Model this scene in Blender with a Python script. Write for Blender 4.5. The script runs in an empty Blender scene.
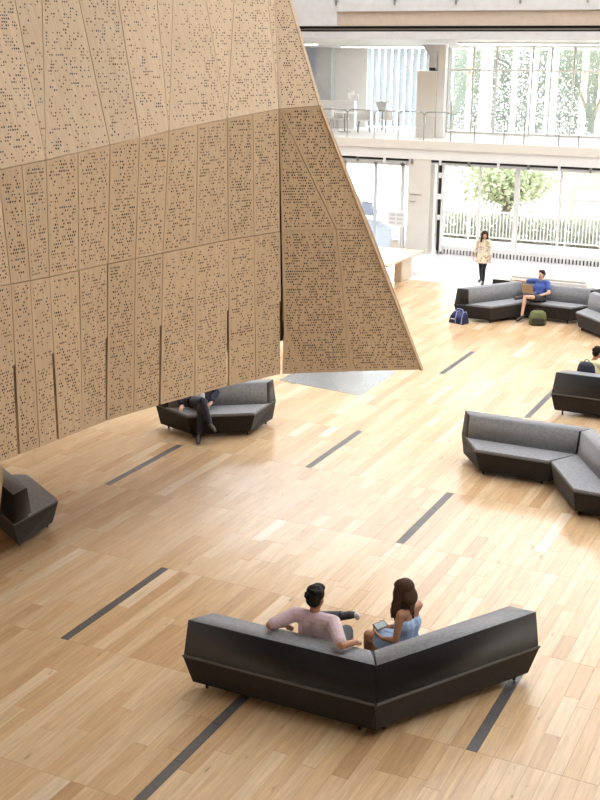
import bpy, bmesh, math, random
from mathutils import Vector, Matrix
random.seed(7)
scene = bpy.context.scene
COL = scene.collection

# ------------------------------------------------------------------ camera
CAM_H, PITCH, ROLL, YAW = 6.8, 0.2938, 0.008, 0.456
cam_data = bpy.data.cameras.new('camera')
cam_data.sensor_fit = 'VERTICAL'; cam_data.sensor_height = 36.0
cam_data.lens = 36.0 * 1151.0 / 800.0
cam_data.clip_end = 400
cam = bpy.data.objects.new('camera', cam_data); COL.objects.link(cam)
cam.matrix_world = (Matrix.Translation((0, 0, CAM_H)) @ Matrix.Rotation(YAW, 4, 'Z')
                    @ Matrix.Rotation(math.pi/2 - PITCH, 4, 'X') @ Matrix.Rotation(ROLL, 4, 'Z'))
scene.camera = cam

# ------------------------------------------------------------------ sky and exposure
world = bpy.data.worlds.new('overcast_sky'); scene.world = world
world.use_nodes = True
bg = world.node_tree.nodes['Background']
bg.inputs['Color'].default_value = (0.97, 0.985, 1.0, 1); bg.inputs['Strength'].default_value = 6.5
SKY_T = 0.70                       # share of daylight the skylight glass lets through
scene.view_settings.view_transform = 'Standard'; scene.view_settings.look = 'None'
scene.view_settings.gamma = 1.0; scene.view_settings.use_curve_mapping = False
scene.view_settings.exposure = 0.55

# ------------------------------------------------------------------ materials
def srgb(r, g, b):
    f = lambda c: (c/255/12.92) if c/255 <= 0.04045 else ((c/255+0.055)/1.055)**2.4
    return (f(r), f(g), f(b), 1)
def new_mat(name):
    m = bpy.data.materials.new(name); m.use_nodes = True
    nt = m.node_tree; b = nt.nodes['Principled BSDF']
    return m, nt, b
def N(nt, typ, **kw):
    n = nt.nodes.new(typ)
    for k, v in kw.items(): setattr(n, k, v)
    return n
def math_n(nt, op, a, b=None, clamp=False):
    n = N(nt, 'ShaderNodeMath', operation=op); n.use_clamp = clamp
    for i, v in enumerate((a, b)):
        if v is None: continue
        if isinstance(v, (int, float)): n.inputs[i].default_value = v
        else: nt.links.new(v, n.inputs[i])
    return n.outputs[0]
def mix_rgb(nt, fac, a, b, mode='MIX'):
    n = N(nt, 'ShaderNodeMix', data_type='RGBA', blend_type=mode)
    for i, v in ((0, fac), (6, a), (7, b)):
        if isinstance(v, (int, float, tuple)): n.inputs[i].default_value = v
        else: nt.links.new(v, n.inputs[i])
    return n.outputs[2]
def simple_mat(name, col, rough=0.6, var=0.12, scale=8, bump=0.0, bump_scale=60, metallic=0.0, spec=0.5, sheen=0.0):
    m, nt, b = new_mat(name)
    geo = N(nt, 'ShaderNodeNewGeometry')
    no = N(nt, 'ShaderNodeTexNoise'); no.inputs['Scale'].default_value = scale; no.inputs['Detail'].default_value = 4
    nt.links.new(geo.outputs['Position'], no.inputs['Vector'])
    lo = tuple(c*(1-var) for c in col[:3])+(1,); hi = tuple(min(1, c*(1+var)) for c in col[:3])+(1,)
    nt.links.new(mix_rgb(nt, no.outputs['Fac'], lo, hi), b.inputs['Base Color'])
    b.inputs['Roughness'].default_value = rough; b.inputs['Metallic'].default_value = metallic
    b.inputs['Specular IOR Level'].default_value = spec
    if sheen: b.inputs['Sheen Weight'].default_value = sheen
    if bump:
        n2 = N(nt, 'ShaderNodeTexNoise'); n2.inputs['Scale'].default_value = bump_scale; n2.inputs['Detail'].default_value = 3
        nt.links.new(geo.outputs['Position'], n2.inputs['Vector'])
        bp = N(nt, 'ShaderNodeBump'); bp.inputs['Strength'].default_value = bump; bp.inputs['Distance'].default_value = 0.01
        nt.links.new(n2.outputs['Fac'], bp.inputs['Height']); nt.links.new(bp.outputs['Normal'], b.inputs['Normal'])
    return m
def felt_mat(name, c1, c2, scale=240, sheen=0.3):
    m, nt, b = new_mat(name)
    geo = N(nt, 'ShaderNodeNewGeometry')
    n1 = N(nt, 'ShaderNodeTexNoise'); n1.inputs['Scale'].default_value = scale; n1.inputs['Detail'].default_value = 2
    n2 = N(nt, 'ShaderNodeTexNoise'); n2.inputs['Scale'].default_value = 22; n2.inputs['Detail'].default_value = 3
    for n in (n1, n2): nt.links.new(geo.outputs['Position'], n.inputs['Vector'])
    f = math_n(nt, 'ADD', math_n(nt, 'MULTIPLY', n1.outputs['Fac'], 0.65), math_n(nt, 'MULTIPLY', n2.outputs['Fac'], 0.35))
    r = N(nt, 'ShaderNodeMapRange'); nt.links.new(f, r.inputs[0]); r.inputs[1].default_value = 0.32; r.inputs[2].default_value = 0.68
    nt.links.new(mix_rgb(nt, r.outputs[0], c1, c2), b.inputs['Base Color'])
    b.inputs['Roughness'].default_value = 0.92; b.inputs['Specular IOR Level'].default_value = 0.25
    b.inputs['Sheen Weight'].default_value = sheen
    bp = N(nt, 'ShaderNodeBump'); bp.inputs['Strength'].default_value = 0.35; bp.inputs['Distance'].default_value = 0.004
    nt.links.new(n1.outputs['Fac'], bp.inputs['Height']); nt.links.new(bp.outputs['Normal'], b.inputs['Normal'])
    return m
def plank_mat():
    m, nt, b = new_mat('oak_plank')
    at = N(nt, 'ShaderNodeAttribute', attribute_name='tone')
    geo = N(nt, 'ShaderNodeNewGeometry')
    mp = N(nt, 'ShaderNodeMapping'); mp.inputs['Scale'].default_value = (26, 1.6, 1)
    nt.links.new(geo.outputs['Position'], mp.inputs['Vector'])
    off = N(nt, 'ShaderNodeVectorMath', operation='ADD')
    cmb = N(nt, 'ShaderNodeCombineXYZ')
    nt.links.new(math_n(nt, 'MULTIPLY', at.outputs['Fac'], 91.0), cmb.inputs[1]); nt.links.new(math_n(nt, 'MULTIPLY', at.outputs['Fac'], 37.0), cmb.inputs[2])
    nt.links.new(mp.outputs[0], off.inputs[0]); nt.links.new(cmb.outputs[0], off.inputs[1])
    gr = N(nt, 'ShaderNodeTexNoise'); gr.inputs['Scale'].default_value = 1.0; gr.inputs['Detail'].default_value = 6; gr.inputs['Roughness'].default_value = 0.62; gr.inputs['Distortion'].default_value = 0.6
    nt.links.new(off.outputs[0], gr.inputs['Vector'])
    ramp = N(nt, 'ShaderNodeValToRGB'); nt.links.new(at.outputs['Fac'], ramp.inputs[0])
    e = ramp.color_ramp.elements
    e[0].position = 0.0; e[0].color = srgb(160, 122, 86)
    e[1].position = 1.0; e[1].color = srgb(226, 208, 182)
    for pos, c in ((0.18, srgb(184, 148, 108)), (0.45, srgb(202, 169, 128)), (0.75, srgb(213, 186, 150))):
        x = e.new(pos); x.color = c
    mr = N(nt, 'ShaderNodeMapRange'); nt.links.new(gr.outputs['Fac'], mr.inputs[0])
    mr.inputs[1].default_value = 0.28; mr.inputs[2].default_value = 0.72; mr.inputs[3].default_value = 0.78; mr.inputs[4].default_value = 1.1
    col = mix_rgb(nt, 1.0, ramp.outputs[0], mr.outputs[0], 'MULTIPLY')
    # knots and mineral streaks
    kn = N(nt, 'ShaderNodeTexNoise'); kn.inputs['Scale'].default_value = 1.0; kn.inputs['Detail'].default_value = 2
    mp2 = N(nt, 'ShaderNodeMapping'); mp2.inputs['Scale'].default_value = (11, 3.0, 1); nt.links.new(geo.outputs['Position'], mp2.inputs['Vector']); nt.links.new(mp2.outputs[0], kn.inputs['Vector'])
    k = N(nt, 'ShaderNodeMapRange'); nt.links.new(kn.outputs['Fac'], k.inputs[0]); k.inputs[1].default_value = 0.70; k.inputs[2].default_value = 0.80
    col = mix_rgb(nt, math_n(nt, 'MULTIPLY', k.outputs[0], 0.7), col, srgb(110, 72, 42))
    nt.links.new(col, b.inputs['Base Color'])
    b.inputs['Roughness'].default_value = 0.25; b.inputs['Specular IOR Level'].default_value = 0.7
    return m
def timber_mat(name, perforated):
    """pale plywood; the perforated one is drilled with rows of round holes (felt behind)"""
    m, nt, b = new_mat(name)
    uv = N(nt, 'ShaderNodeUVMap', uv_map='UVMap')
    mp = N(nt, 'ShaderNodeMapping'); mp.inputs['Scale'].default_value = (30, 2.2, 1)
    nt.links.new(uv.outputs[0], mp.inputs['Vector'])
    gr = N(nt, 'ShaderNodeTexNoise'); gr.inputs['Scale'].default_value = 1; gr.inputs['Detail'].default_value = 5; gr.inputs['Distortion'].default_value = 0.4
    nt.links.new(mp.outputs[0], gr.inputs['Vector'])
    mr = N(nt, 'ShaderNodeMapRange'); nt.links.new(gr.outputs['Fac'], mr.inputs[0]); mr.inputs[1].default_value = 0.3; mr.inputs[2].default_value = 0.7
    wood = mix_rgb(nt, mr.outputs[0], srgb(190, 164, 132), srgb(206, 182, 150))
    oi = N(nt, 'ShaderNodeObjectInfo')
    tone = N(nt, 'ShaderNodeMapRange'); nt.links.new(oi.outputs['Random'], tone.inputs[0]); tone.inputs[3].default_value = 0.93; tone.inputs[4].default_value = 1.04
    wood = mix_rgb(nt, 1.0, wood, tone.outputs[0], 'MULTIPLY')
    b.inputs['Roughness'].default_value = 0.55
    if perforated:
        DU, DV = 0.033, 0.040
        sp = N(nt, 'ShaderNodeSeparateXYZ'); nt.links.new(uv.outputs[0], sp.inputs[0])
        vv = math_n(nt, 'DIVIDE', sp.outputs[1], DV); row = math_n(nt, 'FLOOR', vv)
        shift = math_n(nt, 'MULTIPLY', math_n(nt, 'MODULO', row, 2.0), 0.5)
        uu = math_n(nt, 'ADD', math_n(nt, 'DIVIDE', sp.outputs[0], DU), shift); colm = math_n(nt, 'FLOOR', uu)
        fx = math_n(nt, 'MULTIPLY', math_n(nt, 'SUBTRACT', math_n(nt, 'FRACT', uu), 0.5), DU)
        fy = math_n(nt, 'MULTIPLY', math_n(nt, 'SUBTRACT', math_n(nt, 'FRACT', vv), 0.5), DV)
        dist = math_n(nt, 'SQRT', math_n(nt, 'ADD', math_n(nt, 'MULTIPLY', fx, fx), math_n(nt, 'MULTIPLY', fy, fy)))
        cell = N(nt, 'ShaderNodeCombineXYZ'); nt.links.new(colm, cell.inputs[0]); nt.links.new(row, cell.inputs[1]); nt.links.new(math_n(nt, 'MULTIPLY', oi.outputs['Random'], 50.0), cell.inputs[2])
        wn = N(nt, 'ShaderNodeTexWhiteNoise'); nt.links.new(cell.outputs[0], wn.inputs['Vector'])
        # holes come in short runs along a row: low-frequency noise, stretched sideways
        sc = N(nt, 'ShaderNodeVectorMath', operation='MULTIPLY'); nt.links.new(cell.outputs[0], sc.inputs[0]); sc.inputs[1].default_value = (0.22, 0.8, 1)
        cn = N(nt, 'ShaderNodeTexNoise'); cn.inputs['Scale'].default_value = 1.0; cn.inputs['Detail'].default_value = 1; nt.links.new(sc.outputs[0], cn.inputs['Vector'])
        big = N(nt, 'ShaderNodeTexNoise'); big.inputs['Scale'].default_value = 0.05; big.inputs['Detail'].default_value = 1; nt.links.new(cell.outputs[0], big.inputs['Vector'])
        dens = N(nt, 'ShaderNodeAttribute', attribute_name='hole_share')
        p = math_n(nt, 'ADD', dens.outputs['Fac'], math_n(nt, 'MULTIPLY', math_n(nt, 'SUBTRACT', cn.outputs['Fac'], 0.5), 1.1))
        p = math_n(nt, 'ADD', p, math_n(nt, 'MULTIPLY', math_n(nt, 'SUBTRACT', big.outputs['Fac'], 0.5), 0.35))
        there = math_n(nt, 'LESS_THAN', wn.outputs['Value'], p)
        spc = N(nt, 'ShaderNodeSeparateColor'); nt.links.new(wn.outputs['Color'], spc.inputs[0])
        rad = math_n(nt, 'ADD', 0.0084, math_n(nt, 'MULTIPLY', spc.outputs[1], 0.0048))
        hole = math_n(nt, 'MULTIPLY', there, math_n(nt, 'LESS_THAN', dist, rad))
        wood = mix_rgb(nt, hole, wood, srgb(42, 32, 24))
    nt.links.new(wood, b.inputs['Base Color'])
    return m
def glass_mat(name, tint=(1, 1, 1, 1), gloss=0.10, frit=False):
    m = bpy.data.materials.new(name); m.use_nodes = True; nt = m.node_tree
    nt.nodes.remove(nt.nodes['Principled BSDF']); out = nt.nodes['Material Output']
    t = N(nt, 'ShaderNodeBsdfTransparent'); t.inputs[0].default_value = tint
    g = N(nt, 'ShaderNodeBsdfGlossy'); g.inputs['Roughness'].default_value = 0.02
    fr = N(nt, 'ShaderNodeFresnel'); fr.inputs[0].default_value = 1.45
    mx = N(nt, 'ShaderNodeMixShader')
    nt.links.new(math_n(nt, 'MULTIPLY', fr.outputs[0], gloss*10, True), mx.inputs[0]); nt.links.new(t.outputs[0], mx.inputs[1]); nt.links.new(g.outputs[0], mx.inputs[2])
    nt.links.new(mx.outputs[0], out.inputs[0])
    return m
M = {
 'plank': plank_mat(),
 'subfloor': simple_mat('floor_joint_filler', srgb(120, 86, 56), 0.7),
 'strip': simple_mat('charcoal_floor_strip', srgb(92, 90, 88), 0.45, 0.18, 14, metallic=0.2),
 'white_floor': simple_mat('white_terrazzo', srgb(226, 226, 228), 0.35, 0.04, 30),
 'ply': timber_mat('plywood_plain', False), 'perf': timber_mat('plywood_perforated', True),
 'lining': simple_mat('timber_lining', srgb(122, 88, 60), 0.7, 0.15, 5),
 'felt': felt_mat('grey_felt', srgb(104, 105, 108), srgb(158, 159, 162)),
 'dark': felt_mat('charcoal_weave', srgb(31, 27, 24), srgb(52, 46, 41), 260, 0.15),
 'backcloth': felt_mat('charcoal_felt', srgb(19, 18, 19), srgb(35, 34, 36), 240, 0.2),
 'piping': simple_mat('grey_piping', srgb(92, 89, 87), 0.7),
 'black': simple_mat('black_metal', srgb(28, 28, 28), 0.4, 0.1),
 'chrome': simple_mat('chrome', srgb(190, 190, 192), 0.2, 0.05, metallic=1.0),
 'white': simple_mat('white_paint', srgb(232, 231, 228), 0.5, 0.03, 3),
 'cream': simple_mat('cream_plaster', srgb(222, 217, 206), 0.6, 0.04, 3),
 'wallgrey': simple_mat('grey_plaster', srgb(215, 213, 209), 0.8, 0.06, 2),
 'timberwall': simple_mat('dark_timber_wall', srgb(120, 92, 66), 0.7, 0.15, 3),
 'bluewall': simple_mat('pale_blue_wall', srgb(190, 199, 216), 0.7, 0.04, 2),
 'concrete': simple_mat('raw_concrete', srgb(202, 204, 205), 0.8, 0.1, 5, 0.2, 40),
 'brownconcrete': simple_mat('warm_concrete', srgb(192, 178, 164), 0.8, 0.12, 6, 0.2, 40),
 'steel': simple_mat('brushed_steel', srgb(165, 168, 166), 0.35, 0.06, 4, metallic=0.85),
 'plate': simple_mat('polished_floor_plate', srgb(170, 172, 172), 0.14, 0.08, 2, metallic=0.6),
 'glass': glass_mat('clear_glass'), 'blind': simple_mat('pale_blue_blind', srgb(206, 216, 224), 0.7, 0.05, 3),
 'paletimber': simple_mat('pale_timber', srgb(222, 205, 182), 0.5, 0.08, 6),
}
# ------------------------------------------------------------------ object helpers
def mesh_obj(name, bm, mats, parent=None, smooth=False, loc=None):
    me = bpy.data.meshes.new(name); bm.to_mesh(me); bm.free()
    for m in (mats if isinstance(mats, (list, tuple)) else [mats]): me.materials.append(M[m] if isinstance(m, str) else m)
    if smooth:
        for p in me.polygons: p.use_smooth = True
    o = bpy.data.objects.new(name, me); COL.objects.link(o)
    if parent: o.parent = parent
    if loc: o.location = loc
    return o
def empty(name, loc=(0, 0, 0), rz=0.0, parent=None):
    o = bpy.data.objects.new(name, None); COL.objects.link(o); o.location = loc; o.rotation_euler = (0, 0, rz)
    o.empty_display_size = 0.1
    if parent: o.parent = parent
    return o
def tag(o, label=None, cat=None, group=None, kind=None):
    if label: o['label'] = label
    if cat: o['category'] = cat
    if group: o['group'] = group
    if kind: o['kind'] = kind
    return o
def box(bm, x0, x1, y0, y1, z0, z1):
    vs = [bm.verts.new(p) for p in ((x0,y0,z0),(x1,y0,z0),(x1,y1,z0),(x0,y1,z0),(x0,y0,z1),(x1,y0,z1),(x1,y1,z1),(x0,y1,z1))]
    fs = [bm.faces.new([vs[i] for i in q]) for q in ((3,2,1,0),(4,5,6,7),(0,1,5,4),(1,2,6,5),(2,3,7,6),(3,0,4,7))]
    return fs
def obox(name, b, mat, parent=None, bevel=0.0, **kw):
    bm = bmesh.new(); box(bm, *b)
    if bevel: bmesh.ops.bevel(bm, geom=bm.edges[:], offset=bevel, segments=2, profile=0.5, affect='EDGES')
    o = mesh_obj(name, bm, mat, parent)
    if kw: tag(o, **kw)
    return o
def frame_axes(d):
    d = d.normalized(); a = Vector((0, 0, 1)) if abs(d.z) < 0.9 else Vector((1, 0, 0))
    u = d.cross(a).normalized(); return u, d.cross(u).normalized()
def tube(bm, p0, p1, r0, r1=None, n=8, cap=True):
    p0, p1 = Vector(p0), Vector(p1); r1 = r0 if r1 is None else r1
    u, v = frame_axes(p1-p0); rings = []
    for p, r in ((p0, r0), (p1, r1)):
        rings.append([bm.verts.new(p + (u*math.cos(a)+v*math.sin(a))*r) for a in [2*math.pi*i/n for i in range(n)]])
    for i in range(n): bm.faces.new((rings[0][i], rings[0][(i+1)%n], rings[1][(i+1)%n], rings[1][i]))
    if cap: bm.faces.new(rings[0][::-1]); bm.faces.new(rings[1])
def polytube(bm, pts, r, n=8):
    for a, b in zip(pts, pts[1:]): tube(bm, a, b, r, r, n)
def sphere(bm, c, rad, rot=None, seg=12, rings=8):
    rad = (rad,)*3 if isinstance(rad, (int, float)) else rad
    mat = Matrix.Translation(c) @ (rot.to_4x4() if rot else Matrix.Identity(4)) @ Matrix.Diagonal((*rad, 1))
    bmesh.ops.create_uvsphere(bm, u_segments=seg, v_segments=rings, radius=1.0, matrix=mat)
def capsule(bm, p0, p1, r0, r1=None, n=10):
    p0, p1 = Vector(p0), Vector(p1); r1 = r0 if r1 is None else r1
    tube(bm, p0, p1, r0, r1, n); sphere(bm, p0, r0, seg=n, rings=6); sphere(bm, p1, r1, seg=n, rings=6)
def loft(bm, rings, cap=True, mat=None):
    vs = [[bm.verts.new(p) for p in r] for r in rings]; n = len(rings[0]); fs = []
    for a, b in zip(vs, vs[1:]):
        for i in range(n): fs.append(bm.faces.new((a[i], a[(i+1)%n], b[(i+1)%n], b[i])))
    if cap: fs.append(bm.faces.new(vs[0][::-1])); fs.append(bm.faces.new(vs[-1]))
    return fs
def structure(name, b, mat, parent=None, **kw):
    o = obox(name, b, mat, parent)
    if not parent: o['kind'] = 'structure'
    return o
# ================================================================== SETTING
CX, CY, X0, Y0 = 2.561, 2.248, -10.615, 9.928      # floor module and its origin
FLOOR_END = 33.5
floor = obox('floor', (-26, 7, -3, FLOOR_END, -0.30, -0.024), 'subfloor', kind='structure')
SW = 0.118; NP = 14; PW = (CX-SW)/NP
def has_strip(k, j): return (j+1) % 3 == 0 if k % 2 == 0 else j % 3 == 0
Cinv = cam.matrix_world.inverted()
def to_px(p):
    q = Cinv @ Vector(p)
    if q.z > -0.1: return None
    return 300 - 1151*q.x/q.z, 400 + 1151*q.y/q.z
planks = []                                        # (x0, x1, y0, y1, tone)
strips = []
rp = random.Random(11)
for j in range(-5, 11):
    ya, yb = Y0+CY*j, min(Y0+CY*(j+1), FLOOR_END)
    for k in range(-6, 7):
        xa = X0+CX*k-0.02
        if xa < -25.5 or xa > 4.5: continue
        for i in range(NP+1):
            x0 = xa if i == 0 else xa+SW+(i-1)*PW
            x1 = x0 + (SW if i == 0 else PW)
            if i == 0 and has_strip(k, j) and j < 8:
                strips.append((x0, x1, ya, yb)); continue
            r = rp.random(); L = yb-ya
            cuts = [0, 1] if r < 0.30 else ([0, rp.uniform(0.25, 0.75), 1] if r < 0.85 else [0, rp.uniform(0.2, 0.4), rp.uniform(0.6, 0.8), 1])
            base = rp.gauss(0.5, 0.2)
            for a, b_ in zip(cuts, cuts[1:]):
                t = min(1, max(0.2, base*0.35+0.65*rp.gauss(0.55, 0.19)))
                planks.append((x0+0.0008, x1-0.0008, ya+L*a+0.0015, ya+L*b_-0.0015, t))
def shown(pl):
    x0, x1, y0, y1, _ = pl
    ps = [to_px((x, y, 0)) for x, y in ((x0, y0), (x1, y0), (x1, y1), (x0, y1))]
    if any(p is None for p in ps): return 0
    cx = sum(p[0] for p in ps)/4; cy = sum(p[1] for p in ps)/4
    if not (0 < cx < 600 and 0 < cy < 800): return 0
    return abs(sum(ps[i][0]*ps[(i+1)%4][1]-ps[(i+1)%4][0]*ps[i][1] for i in range(4)))/2
planks.sort(key=shown, reverse=True)
def plank_bm(bm, lay, x0, x1, y0, y1, t):
    z0, z1, c = -0.022, 0.0, 0.0012
    lo = [bm.verts.new(p) for p in ((x0,y0,z0),(x1,y0,z0),(x1,y1,z0),(x0,y1,z0))]
    mi = [bm.verts.new(p) for p in ((x0,y0,z1-c),(x1,y0,z1-c),(x1,y1,z1-c),(x0,y1,z1-c))]
    hi = [bm.verts.new(p) for p in ((x0+c,y0+c,z1),(x1-c,y0+c,z1),(x1-c,y1-c,z1),(x0+c,y1-c,z1))]
    fs = [bm.faces.new(hi)]
    for a, b_ in ((lo, mi), (mi, hi)):
        for i in range(4): fs.append(bm.faces.new((a[i], a[(i+1)%4], b_[(i+1)%4], b_[i])))
    for f in fs: f[lay] = t
for pl in planks[:300]:
    bm = bmesh.new(); lay = bm.faces.layers.float.new('tone')
    x0, x1, y0, y1, t = pl; cx, cy = (x0+x1)/2, (y0+y1)/2
    plank_bm(bm, lay, x0-cx, x1-cx, y0-cy, y1-cy, t)
    mesh_obj('plank', bm, 'plank', floor, loc=(cx, cy, 0))
bm = bmesh.new(); lay = bm.faces.layers.float.new('tone')
for pl in planks[300:]: plank_bm(bm, lay, *pl)
tag(mesh_obj('plank_field', bm, 'plank', floor), kind='stuff')
for x0, x1, ya, yb in strips:
    n = 3
    for i in range(n):
        a, b_ = ya+(yb-ya)*i/n, ya+(yb-ya)*(i+1)/n
        bm = bmesh.new(); box(bm, -(x1-x0)/2+0.003, (x1-x0)/2-0.003, -(b_-a)/2+0.003, (b_-a)/2-0.003, -0.022, -0.001)
        mesh_obj('floor_strip', bm, 'strip', floor, loc=((x0+x1)/2, (a+b_)/2, 0))
# polished plate let into the floor under the hanging volume
bm = bmesh.new()
pp = [(-10.95, 21.30), (-8.92, 21.02), (-8.95, 23.10), (-10.9, 23.30)]
loft(bm, [[(x, y, -0.02) for x, y in pp], [(x, y, 0.006) for x, y in pp]])
tag(mesh_obj('floor_hatch', bm, 'plate'), 'polished grey metal plate let into the floor under the timber volume tip', 'floor plate')

floor2 = obox('floor_entrance', (-26, 7, FLOOR_END, 38.9, -0.30, -0.002), 'white_floor', kind='structure')
wall_back = structure('wall_back', (-26, 7, -3.4, -3, -0.3, 14), 'wallgrey')
wall_left = structure('wall_left', (-26.4, -26, -3.4, 44.5, -0.3, 14), 'timberwall')  # out of view; coloured dark to keep bounce light low on the left
wall_right = structure('wall_right', (7, 7.4, -3.4, 44.5, -0.3, 14), 'wallgrey')
# unseen roof; its skylight openings are shaped to steer the light
ceiling = empty('ceiling'); ceiling['kind'] = 'structure'
for b in ((-26.4, 7.4, -3.4, 7.1, 14, 14.4), (-26.4, -5, 7.1, 15.9, 14, 14.4), (4, 7.4, 7.1, 15.9, 14, 14.4), (-26.4, 7.4, 37.0, 44.5, 14, 14.4), (-26.4, -24, 15.9, 37.0, 14, 14.4), (6, 7.4, 15.9, 37.0, 14, 14.4)):
    obox('roof_slab', b, 'white', ceiling)
for i in range(2, 7):
    y = 7.1 + i*4.4
    obox('roof_beam', (-24, 6, y, y+0.12, 13.6, 14.4), 'paletimber', ceiling)
M['skyglass'] = glass_mat('tinted_skylight_glass', (SKY_T, SKY_T, SKY_T*1.01, 1), .05)
for i in range(1, 3):
    obox('skylight_pane', (-5, 4, 2.8+i*4.4, 7.1+i*4.4, 14.02, 14.05), 'skyglass', ceiling); obox('roof_beam', (-5, 4, 2.68+i*4.4, 2.8+i*4.4, 13.6, 14.4), 'paletimber', ceiling)  # near bay, opened to light the timber volume from the right
for i in range(3, 8):
    y = 2.8 + i*4.4; obox('skylight_pane', (-24, 6, y, min(37.0, 7.1+i*4.4), 14.02, 14.05), 'skyglass', ceiling)

# ---------------------------------------------------------------- lower far side: glazed front
GY = 38.6
door1 = empty('window_1', (0, 0, 0)); door1['kind'] = 'structure'
mull = [(-13.62, .10), (-12.11, .07), (-10.80, .16), (-9.32, .07), (-7.80, .16), (-6.3, .07), (-4.8, .16), (-3.3, .07), (-1.8, .16), (-0.3, .07), (1.2, .16), (2.7, .07), (4.2, .16), (5.7, .07), (6.9, .16)]
for x, w in mull: obox('mullion', (x-w/2, x+w/2, GY-.06, GY+.06, 0.18, 3.12), 'white', door1)
for (a, wa), (b, wb) in zip(mull, mull[1:]): obox('pane', (a+wa/2, b-wb/2, GY-.008, GY+.008, 0.30, 3.08), 'glass', door1)
obox('bottom_rail', (-13.62, 7, GY-.05, GY+.05, 0.17, 0.30), 'white', door1)
obox('top_rail', (-13.62, 7, GY-.05, GY+.05, 3.06, 3.14), 'white', door1)
bm = bmesh.new()
x = -13.6
while x < 6.9:
    box(bm, x, x+0.055, GY-.12, GY+.02, 0.0, 0.17); x += 0.12
tag(mesh_obj('vent_bars', bm, 'white', door1), kind='stuff')
obox('vent_recess', (-13.62, 7, GY-.02, GY+.04, 0.0, 0.165), 'black', door1)
# dark upright and its white fittings
post = empty('door_1', (-13.45, GY-.18, 0)); post['kind'] = 'structure'
obox('door_track', (-.08, .02, -.06, .06, 0.12, 3.1), 'black', post)
obox('door_edge', (.03, .12, -.05, .05, 0.1, 3.1), 'white', post)
for z, w in ((2.75, .06), (2.02, .12), (1.3, .05)): obox('hinge_fitting', (-.02-w, -.02+w, -.14, -.05, z-.09, z+.09), 'white', post, bevel=.02)
# the track above the glass
trk = empty('trim_1', (0, 0, 0)); trk['kind'] = 'structure'
obox('blind_track', (-26, 7, 38.25, 38.55, 3.12, 3.27), 'concrete', trk)
obox('track_gap_shade', (-26, 7, 38.22, 38.26, 3.19, 3.26), 'black', trk)  # black strip standing in for the shadow gap over the glass
for i in range(24): obox('track_clip', (-17.6+i*1.03, -17.52+i*1.03, 38.16, 38.22, 3.10, 3.27), 'steel' if i % 2 else 'white', trk)
# column, side panel and the glazed door on its left
col1 = structure('wall_pier', (-14.60, -13.78, 38.2, 38.8, 0, 3.3), 'cream')
sgn = empty('wall_notice', (-14.3, 38.19, 1.95)); tag(sgn, 'two short grey lines of lettering on the cream pier beside the glazed front', 'lettering')
for z, w in ((0.10, .42), (-.14, .22)): obox('letter_line', (-.2, -.2+w, -.008, .006, z-.012, z+.012), 'steel', sgn)
wfar = structure('wall_far', (-26, -17.25, 38.3, 38.8, 0, 3.3), 'white')
win2 = empty('window_2', (0, 0, 0)); win2['kind'] = 'structure'
for x, w, mt in ((-17.2, .12, 'white'), (-15.98, .09, 'blind'), (-14.95, .10, 'white'), (-14.66, .12, 'white')): obox('mullion', (x-w/2, x+w/2, GY-.06, GY+.06, 0, 3.12), mt, win2)
for a, b in ((-17.14, -16.03), (-15.93, -15.0), (-14.9, -14.72)): obox('pane', (a, b, GY-.008, GY+.008, .06, 3.05), 'glass', win2)
obox('top_rail', (-17.2, -14.6, GY-.06, GY+.06, 2.98, 3.14), 'white', win2)
# ---------------------------------------------------------------- gallery above
slab = empty('trim_2', (0, 0, 0)); slab['kind'] = 'structure'
obox('gallery_slab', (-26, 7, 38.3, 44.5, 3.30, 3.88), 'white', slab)
obox('slab_lip', (-26, 7, 38.12, 38.3, 3.62, 3.90), 'cream', slab)
obox('slab_fascia', (-26, 7, 38.18, 38.3, 3.27, 3.615), 'white', slab)
rail = empty('gallery_railing', (-12, 38.25, 3.9)); tag(rail, 'thin steel railing with rounded handrail ends along the white gallery edge', 'railing')
posts = [-19.0, -18.0, -16.98, -15.95, -15.05, -14.1, -13.13, -12.29, -11.26, -10.58, -9.42, -8.77, -7.6, -6.9, -5.8, -5.1, -4.0, -3.3, -2.2, -1.5]
for x in posts:
    bm = bmesh.new(); tube(bm, (x+12, 0, 0), (x+12, 0, .84), .018, .018, 8); box(bm, x+12-.022, x+12+.022, -.03, .03, .62, .82)
    mesh_obj('post', bm, 'steel', rail)
for a, b in zip(posts, posts[1:]):
    bm = bmesh.new(); a += 12; b += 12
    polytube(bm, [(a, 0, .84), (a+.05, 0, .93), (a+.14, 0, .965), (b-.14, 0, .965), (b-.05, 0, .93), (b, 0, .84)], .022, 8)
    mesh_obj('handrail', bm, 'steel', rail, True)
    bm = bmesh.new(); box(bm, a+.04, b-.04, -.006, .006, .06, .80); mesh_obj('infill_pane', bm, 'glass', rail)
# upper ceiling, third-level beams
bm = bmesh.new(); loft(bm, [[(-26, 38.6, 7.26), (-26, 38.6, 7.4), (-26, 44.5, 7.4), (-26, 44.5, 6.93)], [(7, 38.6, 7.26), (7, 38.6, 7.4), (7, 44.5, 7.4), (7, 44.5, 6.93)]])
bmesh.ops.recalc_face_normals(bm, faces=bm.faces[:]); ceil2 = tag(mesh_obj('ceiling_gallery', bm, 'white'), kind='structure')
beam = empty('trim_3', (0, 0, 0)); beam['kind'] = 'structure'
obox('soffit_strip', (-26, 7, 38.05, 38.6, 7.24, 7.48), 'concrete', beam)
obox('slot_shade', (-26, 7, 38.15, 38.6, 7.48, 7.66), 'black', beam)  # recess face coloured black for the shade inside the slot
obox('slot_pipe', (-26, 7, 38.06, 38.12, 7.53, 7.57), 'steel', beam)
obox('concrete_beam', (-17.3, 7, 38.0, 38.6, 7.66, 8.13), 'brownconcrete', beam)
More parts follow.
